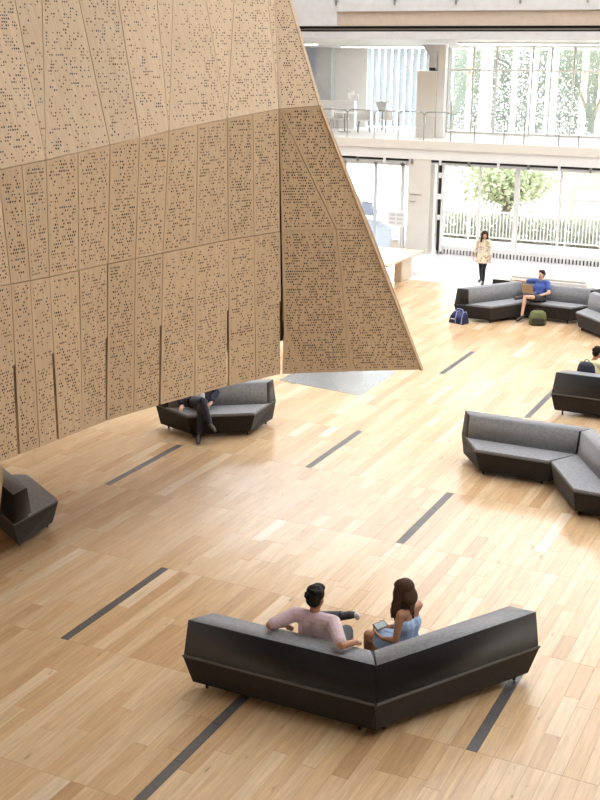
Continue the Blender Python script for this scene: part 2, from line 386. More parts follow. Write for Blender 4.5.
obox('concrete_beam', (-26, -17.31, 37.95, 38.6, 7.66, 8.42), 'concrete', beam)
obox('slab_edge', (-17.3, 7, 37.9, 38.6, 8.13, 8.42), 'concrete', beam)
obox('upper_upstand', (-26, 7, 38.0, 38.6, 8.42, 9.5), 'concrete', beam)
for i in range(8): obox('bracket', (-17.35+i*2.15, -17.30+i*2.15, 37.85, 38.0, 8.33, 8.9), 'steel', beam)
# upper glazing
UG = 43.0
win3 = empty('window_3', (0, 0, 0)); win3['kind'] = 'structure'
um = [-14.95, -13.98, -13.09, -11.74, -11.04, -10.21, -9.1, -8.2, -7.2, -6.2, -5.2, -4.2, -3.2, -2.0]
for x in um: obox('mullion', (x-.03, x+.03, UG-.05, UG+.05, 3.88, 7.1), 'wallgrey', win3)
for a, b in zip(um, um[1:]):
    obox('pane', (a+.03, b-.03, UG-.008, UG+.008, 3.95, 6.16), 'glass', win3); obox('pane', (a+.03, b-.03, UG-.008, UG+.008, 6.24, 7.06), 'glass', win3)
obox('transom', (-14.95, -2, UG-.06, UG+.06, 6.16, 6.24), 'white', win3)
obox('bottom_rail', (-14.95, -2, UG-.06, UG+.06, 3.88, 3.95), 'white', win3)
# boxed column with a bracketed head
bc = empty('trim_4', (-14.64, 40.0, 3.88)); bc['kind'] = 'structure'
obox('column_casing', (-.36, .34, -.2, .2, 0, 2.30), 'cream', bc)
obox('column_core', (.35, .62, -.05, .2, 0, 3.2), 'white', bc)
bm = bmesh.new(); loft(bm, [[(.02,-.18,2.86),(.36,-.18,2.86),(.36,.18,2.86),(.02,.18,2.86)], [(-.22,-.18,3.2),(.40,-.18,3.2),(.40,.18,3.2),(-.22,.18,3.2)]]); mesh_obj('column_head', bm, 'concrete', bc)
obox('column_neck', (.04, .30, -.12, .12, 2.36, 2.86), 'concrete', bc)
obox('column_foot_lamp', (.05, .28, -.13, .13, 2.31, 2.42), 'black', bc)
# rooms behind the gallery on the left
structure('wall_gallery', (-26, -18.8, 44.2, 44.5, 3.88, 7.1), 'white')
structure('wall_blue', (-26, -20.9, 44.0, 44.2, 3.88, 7.1), 'bluewall')
structure('wall_pier_upper', (-20.9, -20.2, 43.8, 44.2, 3.88, 7.1), 'concrete')
structure('trim_5', (-26, -18.8, 43.0, 43.2, 3.88, 4.95), 'white')
fin = empty('vertical_blind', (-17.0, 44.3, 3.9)); tag(fin, 'row of tall pale blue vertical blinds behind the gallery', 'blind')
for i in range(13):
    x = -1.75 + i*0.28
    bm = bmesh.new(); a = 0.5
    q = [(x-.10, -.05), (x+.10, .05), (x+.095, .065), (x-.105, -.035)]
    loft(bm, [[(u, v, .05) for u, v in q], [(u, v, 3.15) for u, v in q]]); mesh_obj('slat', bm, 'blind', fin)

# linear fill lights, added under the ceiling to brighten the dim gallery
def fill_glow_mat():
    m, nt, b = new_mat('fill_glow'); b.inputs['Emission Color'].default_value = (1, .98, .95, 1); b.inputs['Emission Strength'].default_value = 7.0; b.inputs['Base Color'].default_value = (.9, .9, .9, 1); return m
M['lit'] = fill_glow_mat()
for (x0, x1, y), lb in zip(((-25.5, -19.6, 41.2), (-19.2, -15.2, 42.6), (-13.8, -8.0, 40.6)), ('long added fill light strip by the pale blue gallery wall', 'added fill light strip in front of the vertical blinds', 'long added fill light strip before the upper window')):
    r = empty('fill_light_strip', ((x0+x1)/2, y, 7.262-(y-38.6)*.0559-.01)); r.rotation_euler[0] = -.0559; tag(r, lb, 'ceiling light', 'added gallery fill strips'); h_ = (x1-x0)/2
    obox('housing', (-h_, h_, -.16, .16, -.04, 0), 'white', r); obox('fill_face', (-h_+.03, h_-.03, -.13, .13, -.05, -.04), 'lit', r)
# ================================================================== SUSPENDED TIMBER VOLUME
HEM = [(-9.101,9.727,2.000),(-9.014,10.527,2.000),(-8.944,11.211,2.000),(-8.864,12.150,2.000),(-8.627,13.106,2.000),(-8.248,14.398,2.000),(-7.845,15.370,2.000)]
MID = [(-9.066,9.761,4.168),(-8.993,10.544,4.143),(-8.948,11.208,4.121),(-8.784,12.208,4.140),(-8.549,13.157,4.163),(-8.235,14.406,4.193),(-7.885,15.349,4.218)]
FOLD = [(-9.113,9.717,5.417),(-9.040,10.505,5.473),(-8.920,11.230,5.537),(-8.714,12.258,5.654),(-8.446,13.223,5.784),(-8.238,14.404,5.891),(-7.902,15.340,6.000)]
TIP = (-5.975,16.624,2.000)
HEM_C = [(-9.038,10.095,2.011),(-8.959,10.837,2.011),(-8.888,11.646,2.009),(-8.732,12.594,2.009),(-8.433,13.718,2.006),(-8.037,14.850,2.008)]
MID_C = [(-9.010,10.120,4.162),(-8.950,10.844,4.138),(-8.852,11.674,4.135),(-8.653,12.648,4.156),(-8.386,13.746,4.181),(-8.050,14.843,4.209)]
FOLD_C = [(-9.057,10.079,5.447),(-8.960,10.835,5.507),(-8.804,11.710,5.596),(-8.568,12.707,5.720),(-8.334,13.778,5.837),(-8.059,14.837,5.946)]
R = {'foldR':(-7.377,15.693,6.051),'midA':(-7.178,15.822,4.245),'midR':(-6.719,16.130,4.223),'hemC':(-6.947,15.972,2.009),'tri1':(-7.828,15.382,2.701),'tri2':(-7.591,15.540,2.004),'midL':(-7.866,15.361,4.217)}
T = {'t0':(-9.869,10.297,8.048),'t1':(-9.795,11.731,8.171),'t2':(-9.706,12.352,8.222),'t3':(-9.645,12.756,8.256),'t3b':(-9.507,13.496,8.316),'t4':(-9.324,14.258,8.376),'t5':(-9.218,14.713,8.413),'t6':(-9.163,15.122,8.447),'t7':(-8.971,16.073,8.524),'t8':(-8.823,16.521,8.558),'t9':(-8.748,16.735,8.574)}
fold34 = (-8.588,12.748,5.716)
LT = [(-8.073,9.147,2.370),(-8.127,9.099,1.920),(-8.445,8.804,1.767),(-8.426,8.822,2.804),(-8.097,9.125,2.512)]
pod = empty('hanging_timber_volume', (-8.5, 12.5, 2.0)); pod_off = Vector((8.5, -12.5, -2.0))
tag(pod, 'huge suspended timber volume of folded perforated plywood panels hanging over the floor', 'suspended room')
CAMP = Vector((0, 0, CAM_H))
def inset_poly(p2, d):
    n = len(p2); out = []
    for i in range(n):
        a, b, c = p2[i-1], p2[i], p2[(i+1) % n]
        e1 = (b-a).normalized(); e2 = (c-b).normalized()
        n1 = Vector((-e1.y, e1.x)); n2 = Vector((-e2.y, e2.x))
        den = 1 + n1.dot(n2)
        out.append(b + (n1+n2)*(d/max(den, 0.5)))
    return out
rpan = random.Random(5)
def panel(pts, dens, notch=None, name='panel', outward=None, mat='perf', thick=0.045, gap=0.005):
    """one plywood board: a prism of the outline with a drilled face 1.5 mm proud of its plain margin"""
    P = [Vector(p) for p in pts]; c = sum(P, Vector())/len(P)
    nrm = Vector()
    for i in range(len(P)): nrm += (P[i]-c).cross(P[(i+1) % len(P)]-c)
    nrm.normalize()
    out = (CAMP-c) if outward is None else Vector(outward)
    if nrm.dot(out) < 0: P.reverse(); nrm = -nrm
    up = (Vector((0, 0, 1)) - nrm*nrm.z)
    up = up.normalized() if up.length > 0.05 else Vector((0, 1, 0))
    right = up.cross(nrm).normalized()
    p2 = [Vector(((p-c).dot(right), (p-c).dot(up))) for p in P]
    o2 = inset_poly(p2, gap)
    if notch:                                    # slot cut out of the lower right-hand edge
        w, hgt = notch
        k = max(range(len(o2)), key=lambda i: o2[i].x - 0.6*o2[i].y)   # lower right corner
        cor = o2[k]; nxt = o2[(k+1) % len(o2)]; prv = o2[k-1]
        e = (nxt-cor).normalized(); f = (prv-cor).normalized()
        o2 = o2[:k] + [cor+f*w, cor+f*w+e*hgt, cor+e*hgt] + o2[k+1:]
    bm = bmesh.new(); uvl = bm.loops.layers.uv.new('UVMap'); dl = bm.faces.layers.float.new('hole_share')
    hts = [0 if notch else (p-c).dot(nrm) for p in P]
    def off(q):                                   # follow the real corner heights where the outline is not quite flat
        ws = [1/((q-a).length_squared+1e-4)**2 for a in p2]
        return sum(w*h_ for w, h_ in zip(ws, hts))/sum(ws)
    to3 = lambda q, h: c + pod_off + right*q.x + up*q.y + nrm*(h+off(q))
    front = [bm.verts.new(to3(q, 0)) for q in o2]; back = [bm.verts.new(to3(q, -thick)) for q in o2]
    ou, ov = rpan.uniform(0, 9), rpan.uniform(0, 9)
    n = len(o2); fs = []
    def fan(vs, q2, h, rev=False):                # shared centre point, so a slightly twisted board folds the same way on both sides
        m = bm.verts.new(to3(sum(q2, Vector((0, 0)))/len(q2), h)); r_ = []
        for i in range(len(vs)):
            t_ = (m, vs[i], vs[(i+1) % len(vs)]); r_.append(bm.faces.new(t_[::-1] if rev else t_))
        return r_
    if notch: fs.append(bm.faces.new(back[::-1]))
    else: fs += fan(back, o2, -thick, True)
    for i in range(n): fs.append(bm.faces.new((front[(i+1) % n], front[i], back[i], back[(i+1) % n])))
    area = lambda q: sum(q[i].x*q[(i+1) % len(q)].y-q[(i+1) % len(q)].x*q[i].y for i in range(len(q)))/2
    i2 = inset_poly(p2, 0.042)
    if mat == 'perf' and area(i2) > 0.03:
        inner = [bm.verts.new(to3(q, 0.0015 if notch else 0)) for q in i2]
        fi = fan(inner, i2, 0.0015 if notch else 0); fs += fi
        for f in fi: f.material_index = 1; f[dl] = dens
        if notch: fs.append(bm.faces.new(front))
        else: fs += [bm.faces.new((front[i], front[(i+1) % n], inner[(i+1) % n], inner[i])) for i in range(n)]
    else: fs.append(bm.faces.new(front))
    for f in fs:
        for l in f.loops:
            d = l.vert.co - pod_off - c; l[uvl].uv = (d.dot(right)+ou, d.dot(up)+ov)
    return mesh_obj(name, bm, ['ply', 'perf'] if mat != 'lining' else ['lining'], pod)
V = Vector
for i in range(6):
    for lo, hi, loC, hiC, dn, low in ((HEM, MID, HEM_C, MID_C, .40, True), (MID, FOLD, MID_C, FOLD_C, .42, False)):
        panel([lo[i], loC[i], hiC[i], hi[i]], dn)
        panel([loC[i], lo[i+1], hi[i+1], hiC[i]], dn, (0.035, 1.15) if low else None)
panel([FOLD[6], R['foldR'], R['midR'], R['midA']], .52)
panel([FOLD[6], R['midA'], R['midL']], .52)
panel([R['midL'], R['midA'], R['hemC'], R['tri2'], R['tri1']], .56, gap=.001)
panel([R['tri1'], R['tri2'], HEM[6]], .3, gap=.001)
panel([R['midA'], R['midR'], TIP, R['hemC']], .58)
for q, dn in (([FOLD[0], FOLD[1], FOLD[2], T['t1'], T['t0']], .27), ([FOLD[2], T['t2'], T['t1']], .2), ([FOLD[2], FOLD[3], T['t3'], T['t2']], .27),
          ([FOLD[3], fold34, T['t3b'], T['t3']], .27), ([fold34, FOLD[4], T['t4'], T['t3b']], .27), ([FOLD[4], T['t5'], T['t4']], .2), ([FOLD[4], FOLD[5], T['t6'], T['t5']], .27),
          ([FOLD[5], T['t7'], T['t6']], .2), ([FOLD[5], FOLD[6], T['t8'], T['t7']], .3), ([FOLD[6], R['foldR'], T['t9']], .34), ([FOLD[6], T['t9'], T['t8']], .34)):
    panel(q, dn)
panel(LT, .1, mat='plain')
# far sides, underside and lining
B = [V((-10.5, 17.3, 2.6)), V((-12.9, 13.0, 2.6)), V((-12.9, 9.4, 2.6))]
BT = [V((-11.5, 19.0, 8.6)), V((-13.6, 13.5, 8.4)), V((-13.3, 9.6, 8.1))]
for q in ([TIP, R['foldR'], B[0]], [R['foldR'], T['t9'], BT[0]], [R['foldR'], BT[0], B[0]]): panel(q, .3, outward=(0.3, 1, 0), name='rear_panel', mat='plain')
panel([B[0], BT[0], BT[1], B[1]], .3, outward=(-1, .6, 0), name='rear_panel', mat='plain')
panel([B[1], BT[1], BT[2], B[2]], .3, outward=(-1, 0, 0), name='rear_panel', mat='plain')
panel([HEM[0], FOLD[0], T['t0'], BT[2], B[2]], .3, outward=(0, -1, 0), name='rear_panel', mat='plain')
def back_off(p, d, z=None):
    p = V(p); h = V((p.x, p.y, 0)).normalized(); q = p + h*d
    if z is not None: q.z = z
    return q
hemlow = [back_off(p, .12, 2.5) for p in HEM]
for i in range(6): panel([hemlow[i], hemlow[i+1], back_off(FOLD[i+1], .12), back_off(FOLD[i], .12)], 0, name='lining_board', mat='lining', thick=.03)
for i in range(6):
    a = B[2].lerp(B[1], min(1, i/3)) if i < 3 else B[1].lerp(B[0], (i-3)/3)
    b = B[2].lerp(B[1], min(1, (i+1)/3)) if i < 3 else B[1].lerp(B[0], (i-2)/3)
    panel([hemlow[i], hemlow[i+1], b, a], 0, name='soffit_board', mat='plain', outward=(0, 0, -1))
panel([hemlow[6], V((-6.75, 16.25, 2.35)), B[0]], 0, name='soffit_board', mat='plain', outward=(0, 0, -1))
panel([T['t0'], T['t1'], T['t2'], T['t3'], T['t4'], T['t6'], T['t8'], T['t9'], BT[0], BT[1], BT[2]], 0, name='lid_board', mat='plain', outward=(0, 0, 1))

# ================================================================== LOUNGE MODULES
HB, HF, DP = 1.14, 0.615, 0.87
SL = (HB-HF)/DP
def trap(y0, y1, ins, z, iy0=None, iy1=None, TL=1, TR=1):
    """plan outline at height z; TL / TR = 0 keeps that end upright where two modules meet"""
    iy0 = ins if iy0 is None else iy0; iy1 = ins if iy1 is None else iy1
    l = ins if TL else .004; r = ins if TR else .004
    xa = HB - SL*y0; xb = HB - SL*y1
    return [(-xa+l, y0+iy0, z), (xa-r, y0+iy0, z), (xb-r, y1-iy1, z), (-xb+l, y1-iy1, z)]
def bev(bm, off, seg=2):
    bmesh.ops.bevel(bm, geom=[e for e in bm.edges if len(e.link_faces) == 2 and e.calc_face_angle(0) > 0.3], offset=off, segments=seg, profile=0.6, affect='EDGES')
def sofa_parts(TL, TR):
    T_ = dict(TL=TL, TR=TR); parts = []
    bm = bmesh.new(); loft(bm, [trap(0, DP, .075, .085, **T_), trap(0, DP, .0, .42, **T_)]); bev(bm, .014); parts.append(('base', bm, ['dark']))
    bm = bmesh.new(); loft(bm, [trap(0, DP, -.004, .418, -.010, .0, **T_), trap(0, DP, -.002, .440, -.008, .004, **T_)]); bev(bm, .008, 2); parts.append(('piping', bm, ['piping']))
    bm = bmesh.new(); loft(bm, [trap(.27, DP, .006, .438, **T_), trap(.27, DP, .012, .470, **T_)]); bev(bm, .014); parts.append(('seat_cushion', bm, ['felt']))
    bm = bmesh.new(); loft(bm, [trap(0, .34, .010, .442, .010, 0, **T_), trap(0.03, .30, .040, .86, .008, 0, **T_)]); bev(bm, .03, 3)
    bm.normal_update()
    for f in bm.faces:
        f.material_index = 1 if (f.normal.y > 0.5 and abs(f.normal.x) < .35) or f.normal.z > 0.55 else (2 if abs(f.normal.x) > .45 else 0)
        f.smooth = True
    parts.append(('backrest', bm, ['backcloth', 'felt', 'dark']))
    return parts
SOFA = {}
for key in ((1, 1), (1, 0), (0, 1)):
    SOFA[key] = []
    for nm, bm, mats in sofa_parts(*key):
        me = bpy.data.meshes.new(nm); bm.to_mesh(me); bm.free()
        for m in mats: me.materials.append(M[m])
        SOFA[key].append((nm, me))
bm = bmesh.new(); tube(bm, (0, 0, .025), (0, 0, .088), .018, .022, 8); sphere(bm, (0, 0, .022), (.022, .014, .022), seg=10, rings=6)
me_foot = bpy.data.meshes.new('foot'); bm.to_mesh(me_foot); bm.free(); me_foot.materials.append(M['black'])
def sofa(x, y, deg, label, TL=1, TR=1):
    r = empty('lounge_module', (x, y, 0), math.radians(deg)); tag(r, label, 'sofa', 'angular lounge modules')
    for nm, me in SOFA[(TL, TR)]:
        o = bpy.data.objects.new(nm, me); COL.objects.link(o); o.parent = r
    for fx, fy in ((-.92, .14), (.92, .14), (.50, .72), (-.50, .72)):
        o = bpy.data.objects.new('foot', me_foot); COL.objects.link(o); o.parent = r; o.location = (fx, fy, 0)
    return r
sofa(-4.98, 9.61, 0.6, 'charcoal lounge module on which the man in pink leans back', TR=0)
sofa(-3.245, 10.605, 59.2, 'charcoal lounge module on which the woman in the blue dress sits', TL=0)
sofa(-4.75, 18.46, 180.3, 'empty grey lounge module joined at an angle, its back parallel to the floor rows', TL=0)
sofa(-3.02, 17.50, 120.3, 'empty grey lounge module joined at an angle, its back slanted across the floor rows', TR=0)
sofa(-10.60, 18.02, 216, 'grey lounge module with crossed-legged sitter half hidden by the timber volume')
sofa(-3.97, 21.60, 0.8, 'grey lounge module seen from behind, sitter with dark backpack on it')
sofa(-8.93, 29.62, 238, 'grey lounge module with the blue sports bag leaning on its end', TL=0)
sofa(-7.17, 30.46, 175, 'grey lounge module where the man with the laptop sits, green backpack before it', TR=0)
sofa(-5.36, 29.26, 135, 'empty grey lounge module set apart next to the laptop user\'s pair')
sofa(-11.12, 12.18, -30, 'dark brown lounge module in shade below the timber volume')

# ================================================================== FURNITURE NEAR THE GLAZED FRONT
t = empty('timber_bench_table', (-13.3, 33.2, 0)); tag(t, 'long pale timber bench table on a block leg near the glass door', 'table')
obox('table_top', (-.85, .68, -1.6, 1.45, .68, .74), 'paletimber', t, bevel=.006)
obox('leg', (.36, .60, -.25, .6, 0, .68), 'paletimber', t, bevel=.006)
obox('leg', (-.75, -.50, -.25, .6, 0, .68), 'paletimber', t, bevel=.006)
t = empty('display_platform', (-7.0, 33.9, 0)); tag(t, 'low wide platform with white top and black sides behind the far lounge', 'platform')
obox('platform_base', (-2.65, 3.0, -1.45, 1.35, 0, .45), 'black', t)
obox('platform_top', (-2.64, 2.99, -1.44, 1.34, .45, .47), 'white', t, bevel=.008)
t = empty('white_bench', (-7.72, 31.6, 0)); tag(t, 'white padded block bench with rounded edges behind the laptop user', 'bench')
obox('bench_body', (-1.08, 1.08, -.34, .34, .06, .78), 'white', t, bevel=.03)
obox('bench_pad', (-1.06, 1.06, -.32, .32, .76, .86), 'cream', t, bevel=.04)
obox('plinth', (-1.0, 1.0, -.28, .28, 0, .06), 'black', t)
s = empty('info_sign', (-14.75, 37.6, 0)); tag(s, 'small white notice board on a slim stand beside the glass door', 'sign')
obox('sign_board', (-.32, .32, -.015, .015, 1.0, 1.5), 'white', s, bevel=.004)
bm = bmesh.new(); tube(bm, (.28, 0, .03), (.28, 0, 1.0), .018); mesh_obj('stand_pole', bm, 'steel', s)
obox('stand_base', (.08, .48, -.18, .18, 0, .03), 'steel', s)
for r_ in range(3):
    for c_ in range(2): obox('notice', (-.26+c_*.28, -.04+c_*.28, -.019, -.015, 1.07+r_*.14, 1.15+r_*.14), 'concrete', s)

# white cafe chairs and tables on the gallery
def cafe_chair(x, y, rz, label):
    r = empty('cafe_chair', (x, y, 3.88), rz); tag(r, label, 'chair', 'white chairs on the gallery')
    bm = bmesh.new(); box(bm, -.22, .22, -.22, .22, .44, .47); bev(bm, .012); mesh_obj('seat', bm, 'white', r)
    bm = bmesh.new()
    ring = []
    for i in range(9):
        a = math.radians(200 + i*17.5); ring.append((.23*math.cos(a), .23*math.sin(a)))
    outer = [(1.08*x_, 1.08*y_) for x_, y_ in ring]
    poly = ring + outer[::-1]
    loft(bm, [[(a, b, .47) for a, b in poly], [(a, b*1.12, .84) for a, b in poly]]); mesh_obj('backrest', bm, 'white', r)
    for sx in (-1, 1):
        for sy in (-1, 1):
            bm = bmesh.new(); tube(bm, (sx*.23, sy*.23, 0), (sx*.18, sy*.18, .45), .014, .016); mesh_obj('leg', bm, 'steel', r)
gl = ['white tub chair on the gallery beside the concrete pier', 'white tub chair on the gallery at the cafe table', 'white tub chair on the gallery turned to the railing',
      'white tub chair on the gallery next to the dark planter', 'white tub chair on the gallery in front of the blinds']
for (x, y, rz), lb in zip(((-18.9, 41.6, 2.9), (-18.1, 42.3, .4), (-17.6, 41.2, 3.6), (-17.0, 41.9, 1.2), (-19.6, 42.2, 2.2)), gl): cafe_chair(x, y, rz, lb)
tb = empty('cafe_table', (-18.4, 41.2, 3.88)); tag(tb, 'round white cafe table among tub chairs on the gallery', 'table')
bm = bmesh.new(); tube(bm, (0, 0, .70), (0, 0, .73), .42, .42, 24); mesh_obj('table_top', bm, 'white', tb)
bm = bmesh.new(); tube(bm, (0, 0, .02), (0, 0, .70), .03); mesh_obj('pedestal', bm, 'steel', tb)
bm = bmesh.new(); tube(bm, (0, 0, 0), (0, 0, .02), .24, .22, 20); mesh_obj('foot_plate', bm, 'steel', tb)
pl = empty('dark_planter', (-17.55, 42.9, 3.88)); tag(pl, 'dark square planter box on a stand at the gallery wall', 'planter')
bm = bmesh.new(); loft(bm, [[(-.12,-.12,.7),(.12,-.12,.7),(.12,.12,.7),(-.12,.12,.7)], [(-.24,-.2,1.1),(.24,-.2,1.1),(.24,.2,1.1),(-.24,.2,1.1)]]); mesh_obj('planter_box', bm, 'concrete', pl)
bm = bmesh.new(); tube(bm, (0, 0, 0), (0, 0, .7), .05, .04); mesh_obj('stand', bm, 'steel', pl)
lm = empty('paper_lamp', (-19.0, 43.1, 4.95)); tag(lm, 'white folded paper sculpture standing on the gallery ledge', 'sculpture')
for i, (a, h_) in enumerate(((.25, .28), (1.2, .42), (2.4, .5), (3.3, .3), (4.4, .36))):
    bm = bmesh.new(); d = V((math.cos(a), .3*math.sin(a), 0))
    q = [d*-.05, d*.34+V((0, 0, h_*.3)), d*.30+V((0, 0, h_)), d*.02+V((0, 0, h_*.8))]
    n_ = V((-d.y, d.x, 0)).normalized()*.01
    loft(bm, [[p-n_ for p in q], [p+n_ for p in q]]); mesh_obj('paper_fold', bm, 'white', lm)

# ================================================================== OUTSIDE
M['paving'] = simple_mat('pale_paving', srgb(205, 204, 200), 0.8, 0.08, 2)
M['leaf'] = simple_mat('leaf', srgb(172, 182, 146), 0.6, 0.35, 3)
M['bark'] = simple_mat('bark', srgb(120, 108, 96), 0.9, 0.3, 9, .6, 20)
M['render'] = simple_mat('pale_brick_render', srgb(206, 190, 172), 0.85, 0.1, 4)
M['pinkframe'] = simple_mat('faded_red_frame', srgb(205, 165, 165), 0.7, 0.1)
M['screen'] = None
obox('ground_outside', (-60, 40, 38.9, 110, -1.0, -0.66), 'paving', kind='structure')
fence = empty('outdoor_balustrade', (-10, 45.6, -.63)); tag(fence, 'white picket balustrade outside the glazed front', 'railing')
for z in (.22, 1.26): obox('rail', (-6.7, 14, -.025, .025, z-.025, z+.025), 'white', fence)
for i in range(11): obox('post', (-6.7+i*2-.03, -6.7+i*2+.03, -.03, .03, -.05, 1.3), 'white', fence)
for i in range(110): obox('picket', (-6.6+i*.14-.016, -6.6+i*.14+.016, -.012, .012, .24, 1.24), 'white', fence)
def tree(name, x, y, h, cr, label, n=2600, seed=1, z0=-0.66):
    rr = random.Random(seed); r = empty(name, (x, y, z0)); tag(r, label, 'tree', 'trees outside the glazed front')
    bm = bmesh.new(); p = V((0, 0, 0)); tips = []
    q = V((.25, .1, h*.34)); tube(bm, p, q, .26, .2, 10)
    for i in range(6):
        a = i*1.05+rr.random(); d = V((math.cos(a)*cr*.55, math.sin(a)*cr*.55, h*rr.uniform(.2, .5)))
        m = q+d*.5+V((0, 0, .2)); tube(bm, q-V((0,0,.1)), m, .13, .09, 8); tube(bm, m, q+d, .09, .04, 8); tips += [m, q+d]
        for j in range(2):
            e = V((rr.uniform(-1, 1), rr.uniform(-1, 1), rr.uniform(.1, .8)))*cr*.35; tube(bm, q+d*.8, q+d*.8+e, .04, .015, 6); tips.append(q+d*.8+e)
    mesh_obj('trunk', bm, 'bark', r)
    vs, fs = [], []
    for i in range(n):
        c = rr.choice(tips) + V((rr.gauss(0, 1), rr.gauss(0, 1), rr.gauss(0, .75)))*cr*.27
        u = V((rr.gauss(0, 1), rr.gauss(0, 1), rr.gauss(0, 1))).normalized(); w = u.orthogonal().normalized(); s_ = rr.uniform(.07, .15)
        k = len(vs); vs += [c-u*s_, c+w*s_*.5, c+u*s_, c-w*s_*.5]; fs.append((k, k+1, k+2, k+3))
    me = bpy.data.meshes.new('foliage'); me.from_pydata([tuple(v) for v in vs], [], fs); me.materials.append(M['leaf'])
    o = bpy.data.objects.new('foliage', me); COL.objects.link(o); o.parent = r; o['kind'] = 'stuff'
tree('leafy_tree', -14.2, 48.4, 3.5, 2.1, 'spreading leafy tree with forked trunk outside behind the standing woman', 4200, 3)
tree('slender_tree', -23.0, 66.0, 11, 3.4, 'tall green tree outside behind the upper gallery window', 4200, 5)
tree('slender_tree', -15.0, 67.0, 11.0, 3.6, 'tall green tree outside filling the middle of the upper window', 4200, 8)
bld = empty('brick_house', (-11.0, 52, -.66)); tag(bld, 'pale rendered house with a red framed sash window beyond the balustrade', 'building')
obox('house_wall', (-1.6, 12, -.0, 5, 0, 3.6), 'render', bld); obox('roof', (-1.9, 12.3, -.4, 5.4, 3.6, 3.85), 'concrete', bld)
w_ = obox('window', (-.9, .3, -.08, -.0, .6, 1.75), 'pinkframe', bld)
obox('pane', (-.83, .23, -.10, -.08, .66, 1.14), 'white', w_); obox('pane', (-.83, .23, -.10, -.08, 1.24, 1.69), 'white', w_)
obox('sill', (-.98, .38, -.14, 0, .5, .6), 'white', w_)
shed = empty('garden_shed', (-22.2, 62, -.66)); tag(shed, 'low white outbuilding with grey openings behind the tree', 'building')
obox('shed_wall', (-2, 3.2, 0, 3, 0, 2.3), 'white', shed); obox('shed_door', (1.2, 2.6, -.05, 0, .5, 1.9), 'concrete', shed)
bm = bmesh.new(); loft(bm, [[(-2.3, -.4, 2.3), (3.5, -.4, 2.3), (3.5, 3.4, 2.3), (-2.3, 3.4, 2.3)], [(-2.0, 1.4, 3.1), (3.2, 1.4, 3.1), (3.2, 1.6, 3.1), (-2.0, 1.6, 3.1)]]); mesh_obj('shed_roof', bm, 'white', shed)
# outside stair beyond the glass door
st = empty('outdoor_stair', (-17.6, 41.0, -.66)); tag(st, 'white outdoor stair with sloping solid side seen through the glass door', 'stair')
bm = bmesh.new(); q = [(-.6, 2.1), (-.6, 2.5), (2.0, 1.0), (2.0, .7)]
loft(bm, [[(a, -.1, b) for a, b in q][::-1], [(a, 0, b) for a, b in q][::-1]]); mesh_obj('stair_side', bm, 'white', st)
for i in range(9): obox('tread', (2.2-(i+1)*.3, 2.2-i*.3, 0, 1.4, .45+i*.15-.05, .45+i*.15), 'concrete', st)
obox('under_stair_wall', (-.6, 1.3, .1, .2, 0, 1.3), 'bluewall', st); obox('under_stair_box', (1.3, 1.9, -.05, .5, 0.0, .55), 'brownconcrete', st)
M['bluegrey'] = simple_mat('blue_grey_panel', srgb(140, 152, 172), .7)
obox('stair_panel', (.2, .62, -.3, -.2, 1.5, 2.0), 'bluegrey', st)
obox('dark_mat', (-.3, 1.9, -1.6, -.3, -.0, .04), 'black', st)
# speckled sun screens outside the upper window
def screen_mat():
    m, nt, b = new_mat('speckled_screen')
    geo = N(nt, 'ShaderNodeNewGeometry'); v = N(nt, 'ShaderNodeTexVoronoi'); v.inputs['Scale'].default_value = 17
    nt.links.new(geo.outputs['Position'], v.inputs['Vector'])
    h_ = math_n(nt, 'GREATER_THAN', v.outputs['Distance'], 0.42)
    b.inputs['Base Color'].default_value = srgb(160, 172, 160); b.inputs['Roughness'].default_value = .7
    nt.links.new(h_, b.inputs['Alpha']); return m
M['screen'] = screen_mat()
sc_ = empty('sun_screen', (-13, 45.5, 3.4)); tag(sc_, 'row of upright speckled metal sun screens outside the upper window', 'screen')
x = -2.6
for i, (w, g) in enumerate(((.55, .25), (.3, .5), (.8, .2), (.5, .3), (.35, .45), (.9, .25), (.4, .35), (.6, .3), (.8, .3), (.5, .3), (.7, .3), (.6, .3))):
    bm = bmesh.new(); box(bm, x, x+w, -.015, .015, 0, 5.0); mesh_obj('screen_panel', bm, 'screen', sc_); x += w+g

M['hedgeleaf'] = simple_mat('hedge_leaf', srgb(158, 164, 148), 0.7, 0.35, 4)
hd = empty('garden_hedge', (-12.5, 46.6, -.66)); tag(hd, 'low clipped grey green hedge behind the white picket balustrade', 'hedge')
rr = random.Random(21); vs, fs = [], []
for i in range(9000):
    c = V((rr.uniform(-4.2, 9), rr.uniform(-.3, .3), rr.uniform(0, 1.0+.12*rr.random()))); u = V((rr.gauss(0, 1), rr.gauss(0, 1), rr.gauss(0, 1))).normalized(); w = u.orthogonal().normalized(); s_ = rr.uniform(.05, .1)
    k = len(vs); vs += [c-u*s_, c+w*s_*.6, c+u*s_, c-w*s_*.6]; fs.append((k, k+1, k+2, k+3))
me = bpy.data.meshes.new('foliage'); me.from_pydata([tuple(v) for v in vs], [], fs); me.materials.append(M['hedgeleaf'])
o = bpy.data.objects.new('foliage', me); COL.objects.link(o); o.parent = hd; o['kind'] = 'stuff'
obox('hedge_stem_bed', (-4.1, 8.9, -.2, .2, 0, .12), 'bark', hd)
